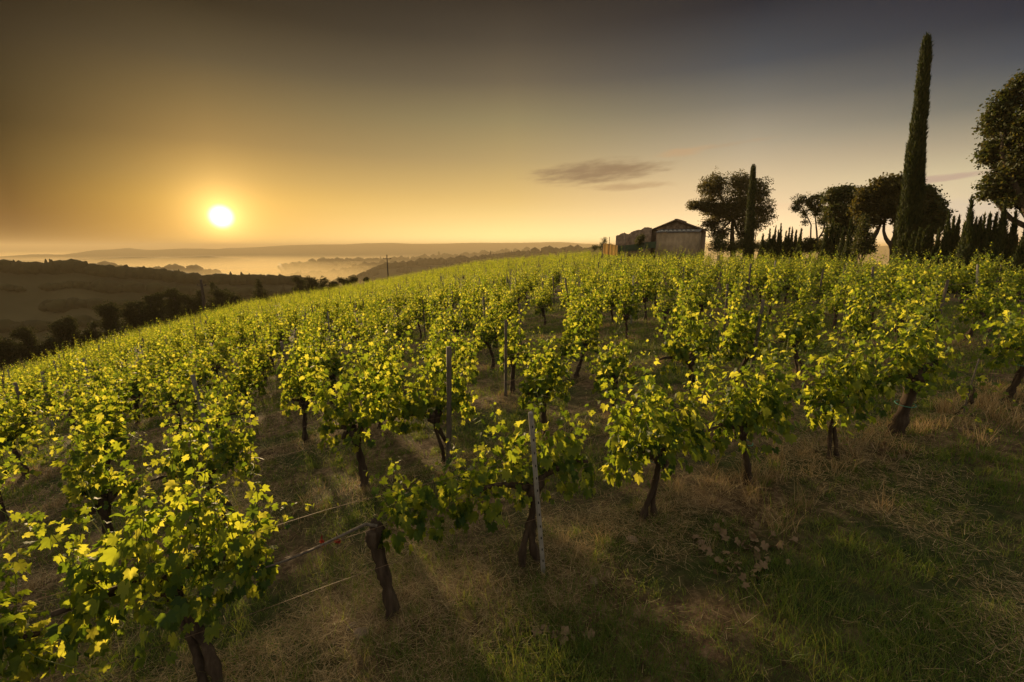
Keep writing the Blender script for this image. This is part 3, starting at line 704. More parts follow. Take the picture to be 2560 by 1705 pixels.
# clods of earth
rc = np.random.default_rng(31)
cl = []
for j in range(3):
    bm = bmesh.new(); bmesh.ops.create_icosphere(bm, subdivisions=3, radius=1)
    for v in bm.verts:
        c = v.co; k = .75+.5*float(fbm(c.x*1.7+j*5+9, c.y*1.7+c.z*1.3, j+60)); v.co = Vector((c.x*k, c.y*k*.8, c.z*k*.5))
    me = bpy.data.meshes.new('clod'); bm.to_mesh(me); bm.free(); me.materials.append(M['clod']); smooth_me(me); cl.append(me)
for n_, (px, py, sz, lab) in enumerate([(905,1600,.06,'lump of dry earth in the straw below the bare vine'),(1485,1455,.045,'lump of dry earth on bare soil right of the concrete post'),(1580,1360,.05,'lump of dry earth at the foot of the twin-stemmed vine'),(880,1585,.04,'smaller lump of dry earth beside the larger lump in the straw')]):
    x, y = gpt(px, py); o = link('earth_clod', cl[n_ % 3], None, (x, y, float(gz(x, y))+.01), n_*1.3); o.scale = (sz,)*3; tag(o, lab, 'clod', 'clods of earth')
# two red leaves on the wire left of the bare vine
for (px, lab) in ((805, 'small red vine leaf hanging from the bare cane, the left one of two'), (842, 'small red vine leaf hanging from the bare cane, nearer the trunk')):
    P = []; n = 4
    p = at(px, 1352, 3.22)
    P = p + rl.normal(0, .016, (n, 3)); tip = np.array([[0, 0, -1.]]*n)+rl.normal(0, .5, (n, 3)); no = np.array([[0, -1., .3]]*n)+rl.normal(0, .5, (n, 3))
    V, F = put_leaves(LEAF_HI, P-p, tip, no, np.full(n, .022), rl)
    sv, sf = tube(np.array([[0, 0, .0], [.005, 0, .03], [0, .0, .06]]), .0015, 3)
    o = link('red_leaf', np_mesh('red_leaf', [(V, F, 0), (sv, sf, 0)], [M['red_leaf']]), None, p); tag(o, lab, 'leaf', 'red leaves on the cane')

# ---------------------------------------------------------------- trees
QUAD = (np.array([(0,-.5,0),(.42,0,.1),(0,.6,-.05),(-.42,0,.1)]), np.array([(0,1,2),(0,2,3)]))
def limb(a, b, r0, r1, rng, wob=.06, seg=7, sides=6):
    t = np.linspace(0, 1, seg)[:, None]; L_ = np.linalg.norm(b-a)
    p = a*(1-t)+b*t + np.sin(t*math.pi)*rng.normal(0, wob*L_, 3) ; p[1:-1] += rng.normal(0, wob*.25*L_, (seg-2, 3))
    return p, tube(p, r0+(r1-r0)*t[:, 0], sides, .15, rng)
def blob_tree(name, label, cat, dist, tx, blobs, seed, base_py=None, nleaf=6000, lsz=.12, mt='tree_leaf', tr=.25, trunk_top=None, clump=.42, group=None, trunks=None, per=16, depth=.9, tmpl=None):
    """blobs in (px,py,rx,ry) of the photograph seen at a real distance; converted to metres here"""
    rng = np.random.default_rng(seed); B = at(tx, 620, dist); gx, gy = B[0], B[1]; g = float(gz(gx, gy)); O = np.array([gx, gy, g])
    view = norm(np.array([gx, gy, 0])); right = np.array([view[1], -view[0], 0])
    C = []
    for (px, py, rx, ry) in blobs:
        a0 = R(azpx(px, py)); dd = dist*math.cos(a0-math.atan2(gx, gy)); c = at(px, py, dist/max(.5, math.cos(a0-math.atan2(gx, gy)))) 
        rxm = dist*abs(R(azpx(px+rx, py)-azpx(px-rx, py)))/2; rzm = abs(at(px, py-ry, dist)[2]-at(px, py+ry, dist)[2])/2
        rym = (rxm+rzm)/2*depth; off = rng.uniform(-.35, .35)*rym; C.append((c-O+view*off, rxm, rym, rzm))
    vol = np.array([c[1]*c[3]*c[2] for c in C])**.8; vol /= vol.sum()
    nc = nleaf//per; cen = []; own = []
    for i, (c, a, b, h) in enumerate(C):
        m = max(3, int(nc*vol[i])); d = norm(rng.normal(0, 1, (m, 3))); rr = rng.random((m, 1))**.42
        rr *= .66+.56*rng.random((m, 1))**1.3
        q = d*rr; cen.append(c + q[:, 0:1]*a*right + q[:, 1:2]*b*view + q[:, 2:3]*h*np.array([0, 0, 1])); own += [i]*m
    cen = np.concatenate(cen); own = np.array(own); m = len(cen)
    cs = clump*rng.uniform(.5, 1.25, m)
    P = np.repeat(cen, per, 0) + np.clip(rng.normal(0, 1, (m*per, 3)), -2, 2)*np.repeat(cs, per)[:, None]*[.55, .55, .38]
    tip = rng.normal(0, 1, P.shape)-[0, 0, .3]; no = rng.normal(0, .7, P.shape)+[0, 0, .6]
    V, F = put_leaves(tmpl or QUAD, P, tip, no, lsz*rng.uniform(.7, 1.3, len(P)))
    root = link(name, None); root.location = O; tag(root, label, cat, group)
    kid(root, 'crown', np_mesh('crown', [(V, F, 0)], [M[mt]]))
    wood = []
    tt = trunk_top if trunk_top is not None else .45
    mc = np.mean([c[0] for c in C], 0)
    if trunks:
        tops = []
        for pl in trunks:
            pp = []
            for (px, py) in pl: pp.append(at(px, py, dist/max(.5, math.cos(R(azpx(px, py))-math.atan2(gx, gy))))-O)
            pp = np.array(pp); 
            if pp[0][2] > .3 and len(tops) == 0: pp = np.vstack([[pp[0][0], pp[0][1], -.3], pp])
            tq = np.linspace(0, 1, len(pp)); u = np.linspace(0, 1, 12); sm = np.stack([np.interp(u, tq, pp[:, i]) for i in range(3)], -1)
            wood.append(tube(sm, tr*(1-.6*u), 8, .25, rng)); tops.append(pp[-1])
    else:
        top = np.array([mc[0]*.5, mc[1]*.5, mc[2]*tt]); p, tb = limb(np.array([0, 0, -.3]), top, tr, tr*.65, rng, .03, 8, 8); wood.append(tb); tops = [top]
    for i, (c, a, b, h) in enumerate(C):
        t0 = min(tops, key=lambda q: np.linalg.norm(q-c)); p, tb = limb(t0, c, tr*.42, tr*.16, rng, .07); wood.append(tb)
        sub = cen[own == i]; 
        for q in sub[rng.permutation(len(sub))[:min(len(sub), 14)]]:
            wood.append(limb(p[int(rng.integers(3, len(p)))], q, tr*.13, .012, rng, .09, 5, 4)[1])
    wv, wf = merge(wood); kid(root, 'trunk', smooth_me(np_mesh('trunk', [(wv, wf, 0)], [M['tree_bark']])))
    return root
blob_tree('oak_tree', 'broad round dark oak just right of the farmhouse', 'tree', 66, 1832, [(1785,468,44,38),(1850,458,42,32),(1895,480,36,36),(1905,530,38,38),(1755,512,30,16),(1733,510,16,10),(1790,520,42,36),(1845,520,50,48),(1780,560,32,20),(1870,565,40,26),(1735,515,22,12),(1800,583,34,16),(1862,590,26,16)], 1, nleaf=46000, lsz=.15, tr=.42, clump=.42, mt='tree_leaf_warm', trunks=[[(1832,640),(1830,590),(1832,545)]])
blob_tree('shrub', 'low dark shrub at the foot of the oak beside the house wall', 'shrub', 62, 1800, [(1795,612,26,26),(1797,600,16,16),(1820,618,26,18)], 2, nleaf=8000, lsz=.09, tr=.08, clump=.3)
blob_tree('shrub', 'low dark shrub between the oak trunk and the slim cypress', 'shrub', 62, 1850, [(1848,616,26,20),(1862,610,16,18),(1890,616,22,14)], 3, nleaf=8000, lsz=.09, tr=.08, clump=.3)
blob_tree('small_tree', 'small open tree with thin branching trunks left of the dense trees', 'tree', 55, 2030, [(1998,503,20,16),(2022,500,18,14),(2048,496,22,16),(1990,522,15,12),(2010,535,14,12),(2045,525,22,20),(2060,550,18,20),(2012,555,9,8),(2030,515,20,18)], 4, nleaf=9000, lsz=.10, tr=.10, clump=.30, trunks=[[(2027,625),(2027,585),(2028,560),(2012,530)],[(2044,625),(2042,580),(2040,560),(2036,520)],[(2044,600),(2058,578),(2062,555)]])
blob_tree('dense_tree', 'dense dark green tree between the small open tree and the forked tree', 'tree', 52, 2105, [(2085,492,24,24),(2115,483,26,22),(2140,495,24,26),(2090,530,30,26),(2125,535,32,30),(2100,560,26,14),(2095,580,34,14),(2130,575,26,16)], 5, nleaf=20000, lsz=.17, tr=.2, clump=.42, trunks=[[(2110,640),(2108,590),(2100,545)],[(2126,630),(2125,590),(2135,550)]])
blob_tree('forked_tree', 'broad umbrella crowned tree with a forked trunk left of the tall cypress', 'tree', 47, 2230, [(2170,490,30,26),(2205,468,32,26),(2240,462,30,26),(2150,520,20,22),(2185,525,34,28),(2225,510,34,34),(2250,535,26,22),(2190,552,22,12),(2155,550,18,14),(2262,530,22,26)], 6, nleaf=26000, lsz=.16, tr=.22, clump=.40, mt='tree_leaf_warm', trunks=[[(2232,650),(2230,615),(2216,600),(2209,580),(2211,545)],[(2230,615),(2238,590),(2240,555)],[(2175,610),(2192,580),(2202,560)]])
blob_tree('dense_tree', 'dark tree right behind the tall cypress, spreading to its right', 'tree', 50, 2300, [(2310,482,26,20),(2300,520,34,34),(2335,515,28,26),(2350,540,24,22),(2320,555,32,18),(2330,480,8,6),(2330,572,34,14),(2292,560,30,20)], 7, nleaf=18000, lsz=.17, tr=.2, clump=.38)
blob_tree('oak_tree', 'large brownish leafed oak cut off by the right edge of the photo', 'tree', 37, 2640, [(2480,470,32,36),(2475,380,30,40),(2490,300,34,45),(2520,250,36,36),(2555,205,24,26),(2560,330,60,70),(2540,420,55,60),(2540,490,50,32),(2640,250,70,80),(2640,400,80,90),(2640,480,60,45),(2740,330,70,90)], 8, nleaf=60000, lsz=.14, tr=.36, clump=.36, mt='tree_leaf')
blob_tree('conifer', 'small dark fir with drooping boughs before the forked tree', 'tree', 40, 2160, [(2160,548,7,14),(2160,572,14,14),(2160,590,21,12),(2160,608,28,12),(2160,624,32,12)], 9, nleaf=8000, lsz=.09, tr=.12, clump=.26)
for n_, (px, py, rx, ry, d, lab) in enumerate([(1930,615,26,18,56,'low dark shrub under the leftmost young cypresses'),(1985,617,28,18,56,'low dark shrub under the right half of the low cypress line'),(2030,613,22,22,53,'dark shrub hiding the foot of the small open tree'),(2068,613,20,20,51,'dark shrub left of the dense trees, behind the vines'),(2120,619,26,18,50,'dark shrub under the dense dark green tree')]):
    blob_tree('shrub', lab, 'shrub', d, px, [(px-rx*.4,py,rx*.7,ry),(px+rx*.5,py+2,rx*.6,ry*.8)], 60+n_, nleaf=4200, lsz=.12, tr=.06, clump=.32)
# shrubs by the ruined wall
blob_tree('shrub', 'small bush growing against the ruined stone wall', 'shrub', 59, 1600, [(1600,600,12,14),(1606,592,7,8)], 10, nleaf=2500, lsz=.08, tr=.06, clump=.25)
blob_tree('shrub', 'thin bush behind the yellow net fence left of the ruin', 'shrub', 61, 1508, [(1507,610,9,12),(1512,600,7,9),(1500,618,9,8)], 12, nleaf=1500, lsz=.07, tr=.05, clump=.28)
blob_tree('shrub', 'small low bush at the left end of the hilltop fence', 'shrub', 64, 1487, [(1487,619,8,7)], 13, nleaf=1000, lsz=.07, tr=.05, clump=.25)
# trees below the crest on the left
LT = [
 (12,870,'dark low tree crown at the left edge below the crest',[(10,890,34,30),(-20,880,40,40)]),
 (62,850,'dark tree with a tilted flat crown, first above the crest from the left',[(60,835,20,10),(50,842,18,8),(72,850,14,14),(30,880,24,20),(75,885,26,22)]),
 (120,870,'low dark tree between the first tilted crown and the twin tree',[(110,880,24,18),(128,862,14,12),(140,890,30,22)]),
 (165,830,'dark twin-headed tree third from the left below the crest',[(172,805,16,8),(150,822,22,14),(178,825,14,20),(165,850,34,26)]),
 (215,850,'low dark tree left of the lone tall round crown',[(222,840,14,14),(235,815,10,8),(220,865,30,24),(240,855,20,20)]),
 (270,820,'tall tree with a round dark head on a bare stem',[(268,775,22,13),(262,788,16,12),(280,790,14,16),(275,815,20,18),(285,840,26,24)]),
 (335,800,'wide dark tree right of the round headed tree',[(325,768,16,8),(345,765,12,9),(318,785,20,14),(340,795,26,20),(345,820,36,24)]),
 (385,770,'dense dark tree left of the pine with flat tiers',[(375,752,16,12),(395,750,16,14),(385,780,30,24),(390,805,28,20)]),
 (435,760,'tall dark tree with flat tiers left of the first pole',[(430,733,14,7),(415,740,14,6),(440,745,14,8),(432,762,18,12),(436,785,22,20)]),
 (470,770,'loose dark tree just left of the first pole',[(460,752,16,12),(480,760,14,12),(470,785,26,20)]),
 (497,740,'thin dark tree partly behind the first pole',[(500,735,8,7),(498,752,12,10),(495,775,22,18)]),
 (545,740,'dark tree with a tall left head right of the first pole',[(532,718,9,10),(540,735,14,10),(555,745,22,14),(545,765,32,18),(570,765,20,14)]),
 (592,760,'small dark tree between the twin head tree and the conifer',[(585,750,8,10),(596,760,14,10)]),
 (648,730,'conical dark conifer standing alone above the crest',[(646,708,4,7),(647,722,9,9),(650,738,15,10),(652,752,22,10)]),
 (710,750,'tiny dark shrub top showing above the crest',[(702,746,8,5),(720,743,6,6)]),
 (745,715,'thin tree with bare stem at the start of the right clump',[(740,703,9,7),(752,710,10,8),(748,728,14,12)]),
 (780,715,'round dark tree second in the clump left of the second pole',[(770,702,9,8),(785,708,11,10),(778,722,18,12)]),
 (812,715,'small round dark tree third in the clump',[(810,708,10,9),(812,722,12,9)]),
 (833,718,'low dark tree fourth in the clump',[(835,715,11,7),(828,722,8,7)]),
 (858,708,'dark tree leaning right fifth in the clump',[(852,704,9,6),(862,708,10,7),(872,712,8,6)]),
 (885,705,'low round dark tree at the right end of the clump',[(884,704,9,7)]),
 (916,702,'tiny dark tree top alone left of the second pole',[(916,703,5,4)]),
]
for n_, (tx, ty, lab, bl) in enumerate(LT):
    az = azpx(tx, ty); Rr = float(np.interp(az, AZT, RT)); d = Rr + 14
    bl = [(a, b-4, c*1.34, e_*1.25) for a, b, c, e_ in bl]
    blob_tree('conifer' if 'conifer' in lab else 'roadside_tree', lab, 'tree', d, tx, bl, 40+n_, nleaf=int(2200+sum(b[2]*b[3] for b in bl)*3.2), lsz=.17, tr=.20, clump=.42, mt='far_leaf', per=14, group='dark trees below the crest on the left')

def cypress(label, dist, bx, tip, prof, seed, n=9000, lsz=.12, name='cypress', group=None, spiky=0., tufts=1.):
    """prof: list of (t, radius m) from foot to tip"""
    rng = np.random.default_rng(seed); B = at(bx, 620, dist); g = float(gz(B[0], B[1])); O = np.array([B[0], B[1], g]); tp = at(tip[0], tip[1], dist*1.0)-O
    view = norm(np.array([B[0], B[1], 0])); H = tp[2]; lean = tp[:2]; tp[:2] = (tp[:2]@np.array([view[1], -view[0]]))*np.array([view[1], -view[0]])
    ts = np.array([p[0] for p in prof]); rs = np.array([p[1] for p in prof])
    def axis(t): return np.stack([tp[0]*t**1.0, tp[1]*t, H*t], -1)
    def rad(t, a): 
        b = np.interp(t, ts, rs)
        return b*(.66+.68*fbm(t*H*1.3+seed, np.cos(a)*2.2+seed*3.1, seed, 5)) * (1+spiky*(fbm(t*H*.5, a*1.2, seed+5)-.5))
    root = link(name, None); root.location = O; tag(root, label, 'cypress' , group)
    nt, na = 40, 14; t = np.linspace(.01, .985, nt); a = np.arange(na)/na*2*np.pi; TT, AA = np.meshgrid(t, a, indexing='ij')
    rr = rad(TT, AA)*.80; C = axis(TT.ravel()); V = C + np.stack([np.cos(AA)*rr, np.sin(AA)*rr, 0*rr], -1).reshape(-1, 3)
    i = np.arange(nt-1)[:, None]*na; j = np.arange(na)[None]; j2 = (j+1) % na
    F = np.stack([i+j, i+j2, i+na+j2, i+na+j], -1).reshape(-1, 4)
    # sprays hugging the surface, pointing up
    t = rng.random(n)**1.0; keep = rng.random(n) < (np.interp(t, ts, rs)/rs.max())*.9+.15; t = t[keep]; m = len(t); a = rng.uniform(0, 2*np.pi, m)
    r = rad(t, a)*(.80+.26*rng.random(m)); o = np.stack([np.cos(a), np.sin(a), 0*a], -1)
    P = axis(t) + o*r[:, None]; P[:, 2] += rng.normal(0, .05, m)
    tipd = o*rng.uniform(.05, .6, m)[:, None] + [0, 0, 1.] + rng.normal(0, .22, (m, 3)); no = o + rng.normal(0, .5, (m, 3))
    LV, LF = put_leaves((np.array([(0,-.6,0),(.22,0,.04),(0,1.2,0),(-.22,0,.04)]), np.array([(0,1,2),(0,2,3)])), P, tipd, no, lsz*rng.uniform(.6, 1.5, m))
    cr = kid(root, 'crown', np_mesh('crown', [(V, F, 0), (LV, LF, 1)], [M['cyp_core'], M['cyp_leaf']]))
    tv, tf = tube(np.array([[0, 0, -.4], [0, 0, .3], list(axis(np.array(.5)))]), [rs[0]*.25, rs[0]*.2, .03], 7)
    kid(root, 'trunk', np_mesh('trunk', [(tv, tf, 0)], [M['tree_bark']]))
    return root
cypress('very tall slim cypress leaning slightly right, tallest tree of all', 39, 2275, (2318,92), [(0,.50),(.04,.60),(.15,.64),(.3,.57),(.45,.46),(.6,.38),(.75,.29),(.88,.25),(.95,.20),(.985,.14),(1,.05)], 1, 34000, .15)
cypress('slim dark cypress standing before the round oak near the farmhouse', 57, 1874, (1884,412), [(0,.45),(.1,.52),(.3,.50),(.6,.36),(.85,.27),(.97,.22),(1,.06)], 2, 9000, .13)
YC = [(1908,585,50,.30),(1925,574,50,.28),(1933,590,50,.25),(1940,567,50,.24),(1947,576,50,.25),(1953,560,50,.24),(1966,580,49,.28),(1974,571,49,.24),(1981,571,49,.24),(1991,577,49,.28),(2004,572,48,.35),
      (2068,562,44,.40),(2082,553,44,.42),(2097,562,44,.42),(2110,570,43,.36),(2128,548,42,.40),(2140,588,40,.3),(2284,583,34,.30),(2300,575,35,.28),(2312,578,36,.26),(2322,566,36,.28),(2334,561,37,.30),(2349,578,35,.30),
      (2373,536,35,.36),(2386,545,36,.30),(2398,543,35,.34),(2412,562,36,.25),(2430,492,34,.42),(2441,548,36,.30),(2452,546,34,.36),(2462,537,35,.28),(2476,536,34,.34),(2492,534,36,.32),(2514,504,34,.42),(2540,530,34,.38),(2556,598,32,.3),(2580,520,34,.4)]
for n_, (px, py, d, r) in enumerate(YC):
    d = d+1.5
    side = 'in the low line left of the dense trees' if px < 2020 else ('in the clump before the dense trees' if px < 2200 else 'in the hedge right of the tall cypress')
    base = [q for q in YC if (q[0] < 2020) == (px < 2020) and (q[0] < 2200) == (px < 2200)]; idx = sorted(q[0] for q in base).index(px)+1
    cypress('young spiky cypress, %s from the left %s' % (ordw(idx), side), d, px-3+4*math.sin(n_*1.7), (px, py), [(0,r*1.1),(.2,r*(1.2+.25*math.sin(n_*2.3))),(.45,r*(.85+.2*math.sin(n_*3.1))),(.7,r*.42),(.9,r*.13),(1,.01)], 100+n_, 3400, .13, 'young_cypress', 'young cypresses along the top of the vineyard', .5)

# ---------------------------------------------------------------- farmhouse, ruin, fences
M['wall'] = noise_mat('render_wall', [(.3,(.20,.148,.092)),(.55,(.30,.225,.14)),(.75,(.39,.30,.19))], 1.6, .95, .3, 12, (1,1,.6))
M['stonew'] = noise_mat('rubble_stone', [(.3,(.10,.068,.046)),(.5,(.18,.125,.085)),(.7,(.27,.20,.135))], 2.6, .95, 1, 6)
M['sunlit_side'] = noise_mat('sunlit_wall_tone', [(.3,(.24,.12,.075)),(.7,(.38,.22,.14))], 3, .95, .4, 12)  # orange tone carries the sunlight on the left walls
M['tile'] = noise_mat('old_roof_tiles', [(.3,(.06,.04,.03)),(.7,(.15,.10,.07))], 4, .95, .8, 14)
M['sheet'] = noise_mat('corrugated_sheet', [(.3,(.10,.095,.09)),(.7,(.17,.16,.15))], 3, .7, .3, 10)
M['panel'] = noise_mat('pale_panel', [(.3,(.20,.195,.18)),(.7,(.30,.29,.26))], 3, .45)
M['green_net'] = leaf_mat('green_net', [(.05,.065,.045),(.06,.08,.055)], [(.09,.13,.07),(.10,.15,.08)], .45, .7, .2)
M['yellow_net'] = leaf_mat('yellow_net', [(.28,.20,.10),(.32,.24,.13)], [(.55,.42,.2),(.6,.48,.26)], .6, .7, .2)
HB = at(1641, 600, 62.0); hz = float(gz(HB[0], HB[1])); hz = min(hz, -1.5)
HO = np.array([HB[0], HB[1], hz-.1]); HYAW = -R(azpx(1700, 600)) + R(-9)*-1*-1
HYAW = -R(azpx(1700, 600)-(-0)) + R(9)*-1
def hobj(name, parts, mt, parent, smooth=False):
    V, F = merge(parts); me = np_mesh(name, [(V, F, 0)], [mt]); return link(name, me, parent)
def prism(poly, y0, y1):
    n = len(poly); V = np.array([(x, y0, z) for x, z in poly]+[(x, y1, z) for x, z in poly], float)
    F4 = np.array([(i, (i+1) % n, n+(i+1) % n, n+i) for i in range(n)])[:, ::-1]
    Fs = [F4]
    tri = [(0, i, i+1) for i in range(1, n-1)]; Fs.append(np.array(tri)); Fs.append(np.array([(n, n+i+1, n+i) for i in range(1, n-1)]))
    return V, Fs
def house():
    e = link('farmhouse', None); e.location = HO; e.rotation_euler = (0, 0, HYAW)
    tag(e, 'old farmhouse with a low gable roof and a plain grey lean-to in front', 'farmhouse')
    Z0 = -.6
    hobj('wall', [prism([(-1.7,Z0),(4.75,Z0),(4.75,4.30),(1.85,5.42),(-1.7,3.98)], 2.55, 9.5)], M['stonew'], e)
    # roof: two slabs of old tiles with uneven edge
    rg = np.random.default_rng(2)
    def slab(x0, z0, x1, z1, th=.14, y0=2.15, y1=9.8):
        n = 22; V = []; F = []
        for i in range(n+1):
            t = i/n; x = x0+(x1-x0)*t; z = z0+(z1-z0)*t + rg.normal(0, .012)
            ye = y0+rg.normal(0, .04); V += [(x, ye, z), (x, y1, z), (x, y1, z+th), (x, ye, z+th+rg.normal(0, .015))]
        for i in range(n):
            a = i*4; b = a+4
            for j in range(4): F.append((a+j, a+(j+1) % 4, b+(j+1) % 4, b+j))
        F.append((0, 3, 2, 1)); k = n*4; F.append((k, k+1, k+2, k+3))
        return np.array(V), [np.array(F)]
    rf = hobj('roof', [slab(-2.6, 3.70, 1.85, 5.48), slab(1.85, 5.48, 5.15, 4.22)], M['tile'], e)
    hobj('ridge_cap', [box(1.65, 2.05, 2.2, 9.7, 5.56, 5.70)], M['tile'], rf)
    # rounded tiles along the verge
    vt = []
    for i in range(18):
        t = (i+.5)/18
        for (x0, z0, x1, z1) in ((-2.6,3.83,1.85,5.61), (1.85,5.61,5.15,4.35)):
            x = x0+(x1-x0)*t; z = z0+(z1-z0)*t; d = np.array([x1-x0, 0, z1-z0]); d /= np.linalg.norm(d)
            vt.append(tube(np.array([[x, 2.25, z], [x, 2.25, z]]) + np.outer([-.11, .13], d), [.07, .085], 7))
    hobj('verge_tiles', vt, M['tile'], rf)
    # left wall facing: sunlight painted in as warm orange, with a doorway
    hobj('side_facing', [box(-1.75, -1.705, 2.6, 4.6, Z0, 3.75)], M['sunlit_side'], e)
    hobj('side_window', [box(-1.78, -1.755, 3.0, 3.7, 2.7, 3.6)], M['wood'], e)
    # lean-to
    lt = hobj('lean_to_wall', [prism([(0,Z0),(5.0,Z0),(5.0,3.93),(0,3.93)], 0, 2.5)], M['wall'], e)
    hobj('lean_to_side', [box(-.04, -.004, .02, 2.45, Z0, 3.88)], M['sunlit_side'], e)  # slab with the warm sunlight put into its colour
    hobj('lean_to_door', [box(-.07, -.045, .9, 1.7, Z0, 2.6)], M['wood'], e)
    # corrugated lean-to roof
    n = 110; x = np.linspace(-.12, 5.14, n); zz = .022*np.sin(x*2*np.pi/.17); V = []; 
    for (y, z) in ((-.14, 3.97), (2.5, 4.42)):
        for dz in (0, .02): V.append(np.stack([x, np.full(n, y), z+zz+dz], -1))
    V = np.concatenate(V); F = []
    for i in range(n-1): F += [(i, i+1, 2*n+i+1, 2*n+i), (n+i, 3*n+i, 3*n+i+1, n+i+1), (i, n+i, n+i+1, i+1), (2*n+i, 2*n+i+1, 3*n+i+1, 3*n+i)]
    rr = hobj('lean_to_roof', [(V, [np.array(F)])], M['sheet'], e)
    for q in range(8):
        x0 = .45+q*.53; s = .45/2.64
        V = np.array([(x0, .12, 4.06+.12*s), (x0+.30, .12, 4.06+.12*s), (x0+.02, 1.5, 4.06+1.5*s), (x0-.28, 1.5, 4.06+1.5*s)]); V2 = V+[0, 0, .03]
        V = np.vstack([V, V2]); F = np.array([(0,3,2,1),(4,5,6,7),(0,1,5,4),(1,2,6,5),(2,3,7,6),(3,0,4,7)])
        hobj('roof_light', [(V, [F])], M['panel'], rr)
house()
def ruin():
    d = 64.5; prof = [(1540,590),(1546,587),(1553,584),(1561,583),(1567,585),(1572,584),(1580,579),(1588,577),(1596,574),(1604,572),(1612,569),(1632,568)]
    pts = [at(px, py, d) for px, py in prof]; rg = np.random.default_rng(8)
    xs = np.linspace(1540, 1630, 60); V = []; F = []
    for i, px in enumerate(xs):
        py = np.interp(px, [p[0] for p in prof], [p[1] for p in prof]) + rg.normal(0, .5) + .9*math.sin(i*.35); a = at(px, py, d+ (px-1540)*-.01); b = at(px, py, d+.6); zt = a[2]
        g = hz-.8
        V += [(a[0], a[1], g), (a[0], a[1], zt), (b[0], b[1], zt+rg.normal(0, .04)), (b[0], b[1], g)]
    for i in range(len(xs)-1):
        a = i*4; b = a+4
        for j in range(4): F.append((a+j, a+(j+1) % 4, b+(j+1) % 4, b+j))
    F.append((0, 3, 2, 1)); k = (len(xs)-1)*4; F.append((k, k+1, k+2, k+3))
    V = np.array(V); o = link('ruined_wall', np_mesh('ruined_wall', [(V, [np.array(F)], 0)], [M['stonew']])); tag(o, 'long low ruined stone wall stepping up to the farmhouse', 'wall')
ruin()
def netfence(name, label, pts, h, mt, d, posts_):
    e = link(name, None); p0 = at(pts[0][0], pts[0][1], d); e.location = p0; tag(e, label, 'fence')
    xs = np.linspace(pts[0][0], pts[-1][0], 30); V = []; rg = np.random.default_rng(int(pts[0][0]))
    for i, px in enumerate(xs):
        py = np.interp(px, [p[0] for p in pts], [p[1] for p in pts]); a = at(px, py, d)-p0; dy = .05*math.sin(i*.9)
        V += [(a[0], a[1]+dy, a[2]-.03*abs(math.sin(i*.5))), (a[0], a[1]+dy, a[2]-h), (a[0]+.006, a[1]+dy+.012, a[2]-.03*abs(math.sin(i*.5))), (a[0]+.006, a[1]+dy+.012, a[2]-h)]
    F = []
    for i in range(29): a = i*4; b = a+4; F += [(a, a+1, b+1, b), (a+2, b+2, b+3, a+3), (a, b, b+2, a+2)]
    kid(e, 'net', np_mesh('net', [(np.array(V), [np.array(F)], 0)], [mt]))
    for px, top in posts_:
        a = at(px, top, d-.06)-p0; tv, tf = tube(np.array([[a[0], a[1], a[2]-h-1.2], list(a)]), .04, 6); kid(e, 'post', np_mesh('post', [(tv, tf, 0)], [M['wood']]))
netfence('net_fence', 'yellow net fence glowing in the sun at the left end of the hilltop yard', [(1508,608),(1522,609),(1545,613)], 1.3, M['yellow_net'], 58, [(1508,604),(1524,592),(1545,611)])
netfence('net_fence', 'green net fence in front of the ruined wall and farmhouse', [(1545,614),(1590,610),(1612,605),(1641,603)], .8, M['green_net'], 59.2, [(1564,586),(1612,601),(1641,599)])

# ---------------------------------------------------------------- utility poles
def pole(label, px, topy, dist, arm=1.0, lean=0., r=.11, cross=True, botx=None):
    p = at(px, topy, dist); g = float(gz(p[0], p[1])); H = p[2]-g
    e = link('utility_pole', None); e.location = (p[0], p[1], g); tag(e, label, 'utility pole', 'utility poles')
    tv, tf = tube(np.array([[lean, 0, -.5], [lean*.5, 0, H*.5], [0, 0, H]]), [r, r*.85, r*.65], 8); kid(e, 'shaft', smooth_me(np_mesh('shaft', [(tv, tf, 0)], [M['tree_bark']])))
    if cross:
        V, F = box(-arm, arm, -.05, .05, H-.95, H-.85); kid(e, 'crossarm', np_mesh('crossarm', [(V, F, 0)], [M['tree_bark']]))
        for x in (-arm*.9, arm*.9):
            V, F = tube(np.array([[x, 0, H-.85], [x, 0, H-.76], [x, 0, H-.66]]), [.05, .09, .05], 8); kid(e, 'insulator', smooth_me(np_mesh('insulator', [(V, F, 0)], [M['tree_bark']])))
    return e
pole('nearer wooden utility pole with a crossarm rising from the vines at left', 502, 698, 78, .62, r=.24)
pole('farther wooden utility pole with a crossarm on the crest of the slope', 967, 637, 112, .95, r=.17)
pole('thin bare pole beside the oak right of the slim cypress', 1895, 535, 70, r=.07, cross=False)

